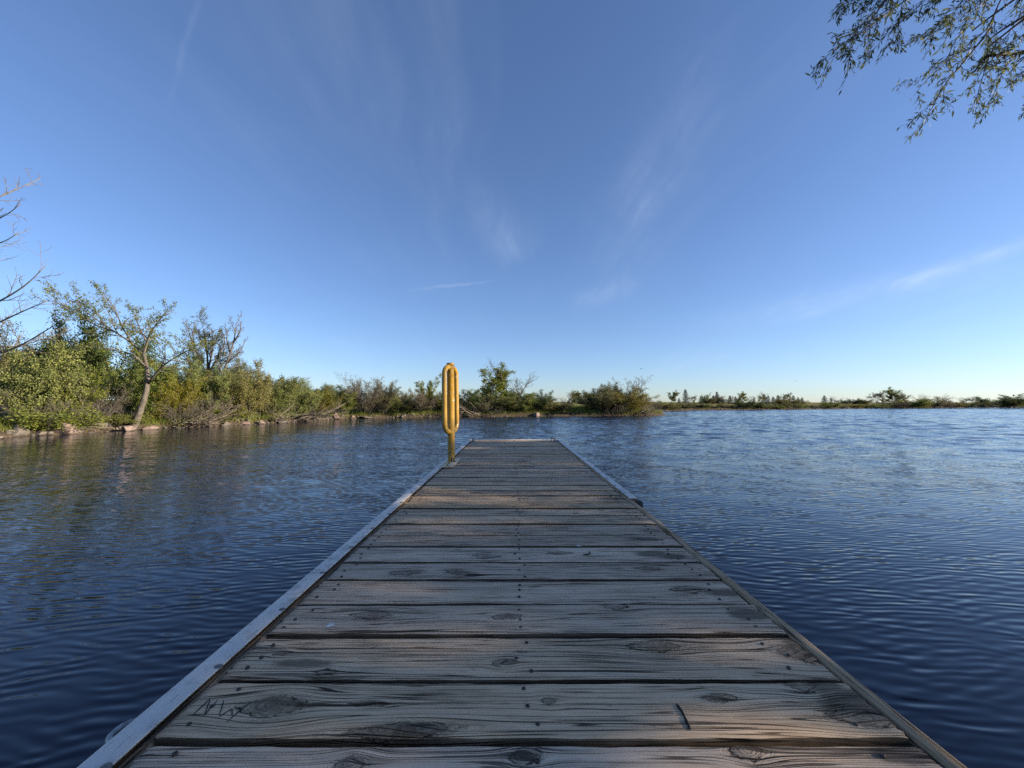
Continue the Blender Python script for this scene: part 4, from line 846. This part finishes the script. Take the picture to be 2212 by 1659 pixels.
def splinter(x, y, parent, seed, L=.07, w=.03, rot=.6):
    r = np.random.default_rng(seed); b = MB()
    for k in range(9):
        u = (k - 4) / 4 * w; l = L * r.uniform(.5, 1) * (1 - .5 * abs(k - 4) / 4); x0 = r.uniform(-.01, .01)
        ca, sa = math.cos(rot), math.sin(rot); pts = []
        for t in np.linspace(-.5, .5, 5): pts.append(((t * l + x0) * ca - u * sa, (t * l + x0) * sa + u * ca, -.0022 + .0030 * (1 - abs(t) * 1.4) + r.uniform(-.0008, .0008)))
        b.tube(np.array(pts), [.0018, .004, .0046, .004, .0016], 4)
    o = obj('split_knot', b.mesh('split_knot', SPLINT), parent, tuple(np.array((x, y, DZ)) - np.array(parent.location) - OFF)); return o
p0 = plank_at(.85)

# bird droppings: pale flecks
DROP = simple('pale_fleck', (.6, .6, .56), .8)
for (x, y, s) in ((-.61, 1.335, .012), (.35, 2.06, .008), (.10, 1.91, .008), (.22, 1.53, .005), (.55, 2.1, .006)):
    b = MB(); an = np.linspace(0, 2 * math.pi, 11)[:-1]; rr = s * drng.uniform(.5, 1.2, 10)
    b.add(np.vstack([np.column_stack([rr * 1.7 * np.cos(an), rr * np.sin(an), np.full(10, .0008)]), [(0, 0, .0028)]]), (), [(10, k, (k + 1) % 10) for k in range(10)])
    pk = plank_at(y); obj('pale_fleck', b.mesh('pale_fleck', DROP), pk, tuple(np.array((x, y, DZ)) - np.array(pk.location) - OFF))
# beams, edge boards
def grain_uv(me, seed):
    uvl = me.uv_layers.new(name='grain'); li = np.zeros(len(me.loops), np.int32); me.loops.foreach_get('vertex_index', li); co = np.zeros(len(me.vertices) * 3, np.float32); me.vertices.foreach_get('co', co); co = co.reshape(-1, 3)
    uvl.data.foreach_set('uv', np.stack([co[:, 1] + seed, co[:, 0] + co[:, 2] * .8 + seed * .3], -1)[li].astype(np.float32).ravel())
    a = me.attributes.new('knot', 'FLOAT', 'POINT'); a.data.foreach_set('value', np.full(len(me.vertices), 3.0, np.float32)); return me
Y0, Y1 = SEAMS[0], SEAMS[-1]
def board(name, x0, x1, z0, z1, ya, yb, m, seed, wav=.003):
    n = 60; Y = np.linspace(ya, yb, n); pr = [(x0, z0), (x0, z1 - .005), (x0 + .004, z1), ((x0 + x1) / 2, z1 + .0008), (x1 - .004, z1), (x1, z1 - .005), (x1, z0)]; k = len(pr)
    V = np.array([[(px + (wav * math.sin(y * 1.9 + seed) * .4 if px > x0 + .01 else 0) + drng.normal() * .0006, y, pz + drng.normal() * .0005) for px, pz in pr] for y in Y]).reshape(-1, 3)
    i = np.arange(n - 1)[:, None] * k; j = np.arange(k)[None]; j2 = (j + 1) % k
    Q = np.stack([i + j, i + j2, i + k + j2, i + k + j], -1).reshape(-1, 4)
    caps = [[0] + [a, a + 1] for a in range(1, k - 1)]; caps += [[(n - 1) * k, (n - 1) * k + a + 1, (n - 1) * k + a] for a in range(1, k - 1)]
    return part(name, shift(grain_uv(mesh_np(name, V, [Q, np.array(caps)], m), seed), OFF))
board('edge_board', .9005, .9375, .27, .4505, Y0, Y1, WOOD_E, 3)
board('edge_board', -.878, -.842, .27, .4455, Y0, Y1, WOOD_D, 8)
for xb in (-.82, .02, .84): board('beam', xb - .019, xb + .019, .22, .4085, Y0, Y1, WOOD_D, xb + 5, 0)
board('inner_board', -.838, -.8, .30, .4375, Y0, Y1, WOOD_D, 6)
# aluminium rails: angle profile with a rounded outer edge
def rail(x_in, x_out, ya, yb, seed):
    s = 1 if x_out > x_in else -1; zt = DZ + .0135
    pr = [(x_in, zt - .005), (x_in, zt - .0008), (x_in + s * .001, zt)]
    w = abs(x_out - x_in); pr += [(x_in + s * w * .55, zt + .0006), (x_out - s * .016, zt)]
    for a in range(1, 6): an = a / 6 * math.pi / 2; pr.append((x_out - s * .016 + s * .016 * math.sin(an), zt - .016 + .016 * math.cos(an)))
    pr += [(x_out, zt - .06), (x_out - s * .004, zt - .06), (x_out - s * .004, zt - .02), (x_out - s * .012, zt - .005)]
    k = len(pr); n = 40; Y = np.linspace(ya, yb, n)
    V = np.array([[(px + .0015 * math.sin(y * 1.3 + seed), y, pz + .0012 * math.sin(y * .9 + seed)) for px, pz in pr] for y in Y]).reshape(-1, 3)
    i = np.arange(n - 1)[:, None] * k; j = np.arange(k)[None]; j2 = (j + 1) % k
    Q = np.stack([i + j, i + k + j, i + k + j2, i + j2], -1).reshape(-1, 4)
    if s > 0: Q = Q[:, ::-1]
    c = [tuple(range(k))]
    me = mesh_np('metal_rail', V, [Q, np.array(c), np.array(c) + (n - 1) * k], ALU)
    return part('metal_rail', shift(me, OFF))
def rail_screw():
    b = MB(); b.lathe([(0, .0018), (.004, .0018), (.0095, .0012), (.0115, -.001), (.0115, -.004)], 14); return b.mesh('rail_screw', BOLT)
RS = rail_screw()
rl = rail(-.812, -.886, Y0, 7.93, 1.0)
for y in list(np.arange(.813 - 9 * .298, 7.8, .298)):
    o = obj('screw', RS, rl, tuple(np.array((-.8205 + drng.uniform(-.003, .003), y, DZ + .0142)) - OFF)); o['label'] = 'dull screw head in the metal rail'
rr_ = rail(.912, .980, 3.02, 7.93, 2.0)
for y in np.arange(3.2, 7.8, .298): obj('screw', RS, rr_, tuple(np.array((.925, y, DZ + .0142)) - OFF))
b = MB(); b.box(-.886, .992, 7.935, 8.0, DZ - .05, DZ + .013, .006); end = part('end_rail', shift(b.mesh('end_rail', ALU), OFF))
for x in np.arange(-.75, .95, .3): obj('screw', RS, end, tuple(np.array((x, 7.967, DZ + .0142)) - OFF))
# rubber end block where the right rail starts, corner bumper, shackle on the left side
b = MB(); b.box(.945, .998, 2.955, 3.015, DZ - .075, DZ + .006, .012); part('rubber_block', shift(b.mesh('rubber_block', BLACK), OFF))
b = MB(); b.box(.80, .88, 8.002, 8.06, DZ - .06, DZ + .035, .016); part('rubber_bumper', shift(b.mesh('rubber_bumper', BLACK), OFF))
b = MB(); an = np.linspace(-.6, math.pi + .6, 16); b.tube(np.stack([-.892 - .028 * np.sin(an) * .9, .93 + .03 * np.cos(an), np.full(16, DZ - .012)], -1), .007, 8); b.box(-.894, -.884, .89, .97, DZ - .05, DZ - .004, .002)
part('shackle', shift(b.mesh('shackle', GALV), OFF))
# cleats
def cleat(x, y, rz):
    b = MB(); b.box(-.028, .028, -.05, .05, 0, .008, .003)
    for s in (-1, 1): b.tube([(0, s * .024, .004), (0, s * .024, .03), (0, s * .022, .05)], [.014, .011, .012], 10)
    t = np.linspace(-1, 1, 11); b.tube(np.stack([t * 0, t * .105, .056 + .012 * t ** 2], -1), .007 + .007 * (1 - t ** 2), 10)
    o = obj('cleat', b.mesh('cleat', GALV), dock, tuple(np.array((x, y, DZ + .002)) - OFF)); o.rotation_euler[2] = rz; return o
cleat(-.765, 7.62, .5)['label'] = 'grey cleat at the far left corner of the dock'; cleat(.845, 7.66, -.35)['label'] = 'grey cleat at the far right corner of the dock'
# pilings below
b = MB()
for x in (-.95, 1.06):
    pass
for x, y in ((-.55, 1.2), (.6, 1.2), (-.55, 4.4), (.6, 4.4), (-.55, 7.4), (.6, 7.4)):
    b = MB(); b.tube([(x, y, -1.6), (x, y, .3)], .05, 12); part('pile', shift(b.mesh('pile', GALV), OFF))

# ---------------------------------------------------------------- yellow post
def paint_mat():
    m, nt, o = new_mat('chipped_yellow_paint'); pos = nd(nt, 'ShaderNodeTexCoord').outputs['Object']
    n = noise(nt, pos, 6, 4, .6); c = ramp(nt, n, [(.3, (.29, .162, .018)), (.7, (.40, .232, .027))])
    z = nd(nt, 'ShaderNodeSeparateXYZ', {0: pos}).outputs[2]
    ch = noise(nt, vm(nt, 'MULTIPLY', pos, (1, 1, .55)), 26, 5, .62); lim = mrange(nt, z, .02, .3, .56, .64)
    w1 = mrange(nt, mth(nt, 'SUBTRACT', ch, lim), -.028, -.018); w2 = mrange(nt, mth(nt, 'SUBTRACT', ch, lim), -.004, .006)
    c = mixc(nt, w1, c, (.55, .45, .28)); c = mixc(nt, w2, c, (.04, .02, .012))
    tops = mrange(nt, noise(nt, pos, 11, 3, .6), .62, .7); c = mixc(nt, mth(nt, 'MULTIPLY', tops, .7), c, (.52, .46, .36))
    bp = nd(nt, 'ShaderNodeBump', {'Height': mth(nt, 'ADD', mth(nt, 'MULTIPLY', w1, -.6), mth(nt, 'MULTIPLY', noise(nt, pos, 60, 3), .25)), 'Strength': .35, 'Distance': .003})
    principled(nt, o, Base_Color=c, Roughness=mrange(nt, w1, 0, 1, .32, .8, False), Specular_IOR_Level=.5, Normal=bp.outputs[0]); return m
PAINT = paint_mat()
def plate_mat():
    m, nt, o = new_mat('worn_plate_paint'); pos = nd(nt, 'ShaderNodeTexCoord').outputs['Object']
    n = noise(nt, pos, 14, 5, .65); c = ramp(nt, n, [(.38, (.52, .34, .10)), (.5, (.62, .50, .34)), (.63, (.56, .48, .36)), (.68, (.07, .04, .025))])
    principled(nt, o, Base_Color=c, Roughness=.7); return m
PLATE = plate_mat()
PX, PY = -.757, 4.86
post = tag(empty('mooring_post', (PX, PY, DZ)), 'yellow painted pipe post with two long side loops standing on the dock edge', 'post')
post.rotation_euler = (0, R(-1.1), 0)
b = MB(); b.lathe([(.0455, .018), (.0455, .6), (.0445, 1.225), (.0495, 1.232), (.0500, 1.256), (.046, 1.26), (.038, 1.26), (.037, 1.15), (0, 1.14)], 32); obj('pipe', b.mesh('pipe', PAINT), post)
b = MB(); b.box(-.072, .072, -.35, .30, .001, .021, .004); pl = obj('base_plate', b.mesh('base_plate', PLATE), post); pl.rotation_euler = (0, R(1.1), 0)
b = MB(); b.lathe([(.060, .018), (.052, .024), (.044, .034)], 24); obj('weld_collar', b.mesh('weld_collar', PAINT), post)
BO = MB(); BO.lathe([(0, .014), (.009, .013), (.011, .010), (.011, 0)], 6)
bm_ = BO.mesh('bolt', RUST)
for y in (-.29, -.17, .17, .26): obj('bolt', bm_, pl, (-.002, y, .021))
def loop(ang, zt, zb, reach, r=.031):
    dx, dy = math.cos(ang), math.sin(ang); P_ = []
    rc = .105
    P_.append((.0, zt))
    for a in np.linspace(0, math.pi / 2, 9): P_.append((reach - rc + rc * math.sin(a), zt - rc + rc * math.cos(a)))
    for a in np.linspace(0, math.pi / 2, 9): P_.append((reach - rc + rc * math.cos(a), zb + rc - rc * math.sin(a)))
    P_.append((.0, zb)); P_ = np.array(P_); pts = np.stack([P_[:, 0] * dx, P_[:, 0] * dy, P_[:, 1]], -1)
    out = [pts[0]]
    for q0, q1 in zip(pts[:-1], pts[1:]):
        for t in ((.25, .5, .75, 1) if np.linalg.norm(q1 - q0) > .1 else (1,)): out.append(q0 + (q1 - q0) * t)
    b = MB(); b.tube(np.array(out), r, 20); o = obj('side_loop', b.mesh('side_loop', PAINT), post)
    for z in (zt, zb):
        w = MB(); an = np.linspace(0, 2 * math.pi, 17); c = np.array((dx * .045, dy * .045, z)); w.tube(np.stack([c[0] - dy * .031 * np.cos(an), c[1] + dx * .031 * np.cos(an), c[2] + .031 * np.sin(an)], -1), .006, 6); obj('weld', w.mesh('weld', PAINT), o)
loop(math.atan2(-.94, -.37), 1.205, .395, .152); loop(math.atan2(.95, .33), 1.205, .395, .152)

# ---------------------------------------------------------------- willow on the near right bank, reaching into the picture
WB = [
   [(4.63, 4.46, 6.13), (4.3, 4.39, 5.68), (4.07, 4.37, 5.41), (3.71, 4.31, 5.17), (3.41, 4.19, 4.89)] ,
   [(4.58, 4.73, 6.42), (4.19, 4.55, 6.05), (3.85, 4.44, 5.76)] ,
   [(5.39, 4.92, 6.72), (5.41, 5.1, 6.68), (5.43, 5.2, 6.34), (5.56, 5.36, 6.11)] ,
   [(6.61, 5.18, 6.89), (6.1, 5.14, 6.49), (5.69, 5.03, 6.13), (5.44, 4.97, 5.9)] ,
   [(7.24, 5.35, 7.17), (7.21, 5.49, 6.94), (7.15, 5.53, 6.66), (6.64, 5.56, 6.3), (6.19, 5.59, 5.91), (6.08, 5.75, 5.65)] ,
   [(5.84, 4.5, 5.65), (5.54, 4.54, 5.26), (5.25, 4.53, 4.95), (5.12, 4.56, 4.65), (4.82, 4.5, 4.36)] ,
   [(6.09, 4.72, 5.75), (6.21, 4.87, 5.45), (6.19, 4.96, 5.17), (6.13, 4.96, 4.77)] ,
   [(7.0, 4.94, 5.76), (6.65, 4.94, 5.73), (6.14, 4.79, 5.56)] ,
   [(7.13, 5.19, 6.02), (6.96, 5.25, 5.81), (6.84, 5.29, 5.44), (6.77, 5.34, 5.15)] ,
   [(7.73, 5.47, 6.12), (7.54, 5.54, 5.93), (7.35, 5.54, 5.73)] ,
   [(6.42, 4.55, 5.04), (6.51, 4.69, 4.88), (6.52, 4.77, 4.69)] ,
   [(5.44, 4.73, 6.53), (5.1, 4.66, 6.27), (4.64, 4.59, 5.92), (4.25, 4.48, 5.6), (4.04, 4.42, 5.38), (3.75, 4.29, 5.01)] ,
   [(5.81, 4.93, 6.74), (5.66, 4.99, 6.6), (5.38, 5.06, 6.35), (5.21, 5.25, 6.2), (5.07, 5.37, 5.99)] ,
   [(6.85, 5.19, 7.03), (6.52, 5.06, 6.64), (6.14, 4.94, 6.34), (5.43, 4.87, 5.9)] ,
   [(7.78, 5.45, 7.12), (7.44, 5.44, 6.73), (7.45, 5.59, 6.53), (7.29, 5.59, 6.47)] ,
   [(6.28, 4.43, 6.16), (6.31, 4.56, 6.1), (6.31, 4.63, 5.99)] ,
   [(5.06, 4.74, 6.52), (4.67, 4.68, 6.26), (4.31, 4.67, 5.94)] ,
   [(6.01, 4.87, 6.67), (5.72, 4.92, 6.52), (5.5, 4.99, 6.23)] ,
   [(6.47, 5.15, 6.43), (6.2, 5.18, 6.16), (6.23, 5.31, 5.99), (5.88, 5.28, 5.84)] ,
   [(7.78, 5.47, 6.76), (7.63, 5.54, 6.54), (7.33, 5.67, 6.41), (7.07, 5.81, 6.19)] ,
]
def willow():
    base = np.array((12.5, -0.9, gz(12.5, -0.9))); rng = np.random.default_rng(51)
    P = dict(levels=3, n=[11, 5], ang=[34, 30], lr=[.26, .45], t0=[.05, .1], up=[-.1, -.4, -.5], jit=[.1, .25, .3], leaf=[12, 30, 34], rr=[.5, .6], seg=.12, rmin=.0015, wind=(-.10, 0, -.05), taper=.4)
    near = Plant(52, P); limbs = Plant(53, dict(P, leaf=[0], levels=1))
    trunk = smooth_path([base + (0, 0, -.2), base + (-.3, .3, 1.6), base + (-.9, .8, 3.4), base + (-1.8, 1.8, 5.4)], 12); limbs.path(trunk, .34, .2, 0)
    fork = trunk[-1]
    for i, B in enumerate(WB):
        B = np.array(B) + (.05, 0, .16); thick = i == 7
        if not thick: B[-1] = B[-2] + (B[-1] - B[-2]) * .6
        if thick: near.paths.append((smooth_path(B, 8), np.linspace(.02, .013, 8), 0)); near.path(smooth_path(B, 8), .018, .012, 0)
        else: near.path(smooth_path(B, 14), .011 if i in (0, 4, 5, 11) else .007, .0018, 0)
        if i in (7, 4, 11, 3, 14):
            mid = (fork + B[0]) / 2 + np.array((.6, -.2, 1.4)); limbs.path(smooth_path([fork, mid, B[0]], 10), .09, .016, 0)
    hubs = [np.array(B[0]) for B in WB]
    for B in WB:
        if B is WB[7]: continue
        limbs.path(smooth_path([fork + rng.normal(size=3) * .3 + (0, 0, .8), (fork + np.array(B[0])) / 2 + np.array((0, 0, 1.3)) + rng.normal(size=3) * .4, np.array(B[0]) + (.15, -.1, .12), np.array(B[0])], 9), .03, .008, 0)
    # rest of the crown, out over the bank
    C = dict(levels=3, n=[9, 7], ang=[50, 40], lr=[.5, .5], t0=[.25, .1], up=[.1, -.55, -.7], jit=[.2, .3, .3], leaf=[3, 16, 30], rr=[.4, .5], seg=.3, rmin=.004)
    crown = Plant(54, C)
    for k in range(15):
        a = k * 2.4; el = R(rng.uniform(5, 70)); d = (math.cos(a) * math.cos(el), math.sin(a) * math.cos(el), math.sin(el))
        if d[0] < -.3 and d[1] > .1: continue
        crown.grow(trunk[6 + k % 6], d, rng.uniform(2.8, 4.6), .09, 0)
    off = base
    r = tag(empty('willow_tree', tuple(base)), 'willow with hanging narrow-leaved branches over the upper right corner', 'tree')
    for q in (near, limbs, crown):
        q.paths = [(a - off, b, c) for a, b, c in q.paths]; q.anch = [np.hstack([a[:, :3] - off, a[:, 3:]]) for a in q.anch]
    obj('trunk', limbs.wood('trunk', BARK['brown'], (9, 6, 4), minr=.006), r); 
    tw = obj('hanging_branches', near.wood('hanging_branches', BARK['brown'], (7, 5, 4), minr=.0017), r); obj('leaves', near.leaves('leaves', LEAF['willow'], .075, .0165, 1, .012, up=.3, droop=.35, follow=.9), tw)
    cb = obj('upper_branches', crown.wood('upper_branches', BARK['brown'], (6, 5, 4), minr=.006), r); obj('leaves', crown.leaves('leaves', LEAF['willow'], .17, .06, 1, .1, up=.3, droop=.5), cb)
willow()
# two more trees of the same bank, just outside the picture; they shade the dock
for key, X, Y, zt, w, lb in (('T1', 17.5, 1.2, 6.8, 7.0, 'tall leafy tree on the right bank behind the willow'), ('T1', 21.8, 5.3, 9.0, 7.4, 'leafy tree on the right bank furthest from the dock')):
    place(key, X, Y, zt, w, lb)

# ---------------------------------------------------------------- birds and a far mast
FEATH = simple('bird_feathers', (.03, .03, .035), .8)
def bird(label, loc, rz, flap):
    b = MB(); t = np.linspace(-1, 1, 9); b.tube(np.stack([t * .13, t * 0, .01 * t], -1), .035 * np.sqrt(np.maximum(1 - t ** 2, .02)) + .003, 8)
    r = tag(empty('bird', loc), label, 'bird', 'birds in flight'); r.rotation_euler[2] = rz
    obj('body', b.mesh('body', FEATH), r)
    for s in (-1, 1):
        V = [(.07, s * .02, .02), (-.05, s * .02, .02), (.06, s * .16, .02 + .09 * flap), (-.05, s * .15, .015 + .09 * flap), (-.03, s * .36, .02 + .05 * flap), (-.07, s * .34, .015 + .05 * flap)]
        V = V + [(x, y, z - .006) for x, y, z in V]
        Q = [(0, 2, 3, 1), (2, 4, 5, 3), (6, 7, 9, 8), (8, 9, 11, 10), (0, 6, 8, 2), (2, 8, 10, 4), (1, 3, 9, 7), (3, 5, 11, 9), (4, 10, 11, 5), (0, 1, 7, 6)]
        obj('wing', mesh_np('wing', V, [np.array(Q)], FEATH, False), r)
bird('small dark bird flying above the bare twigs of the headland', (20.14, 59.8, 6.6), .6, 1.0)
bird('tiny dark bird gliding over the far conifer row', (51.55, 69.9, 5.32), .3, .15)
STEEL = simple('mast_steel', (.25, .25, .26), .6, .5)
mast = tag(empty('lattice_mast', (782, 600, gz(782, 600))), 'tiny grey lattice mast on the far right skyline', 'mast'); b = MB()
g0 = gz(782, 600); Hm = 13.5 - g0
for k in range(3):
    a = k * 2.094; b.tube([(1.2 * math.cos(a), 1.2 * math.sin(a), 0), (.5 * math.cos(a), .5 * math.sin(a), Hm)], .12, 5)
for j in range(8):
    z0 = Hm * j / 8; z1 = Hm * (j + 1) / 8; r0 = 1.2 - .7 * j / 8; r1 = 1.2 - .7 * (j + 1) / 8
    for k in range(3):
        a = k * 2.094; c = a + 2.094; b.tube([(r0 * math.cos(a), r0 * math.sin(a), z0), (r1 * math.cos(c), r1 * math.sin(c), z1)], .07, 4)
obj('frame', b.mesh('frame', STEEL), mast)
b = MB(); b.lathe([(0, 0), (1.4, .2), (1.4, 1.4), (0, 1.8)], 10, (0, 0, Hm)); obj('head', b.mesh('head', STEEL), mast)
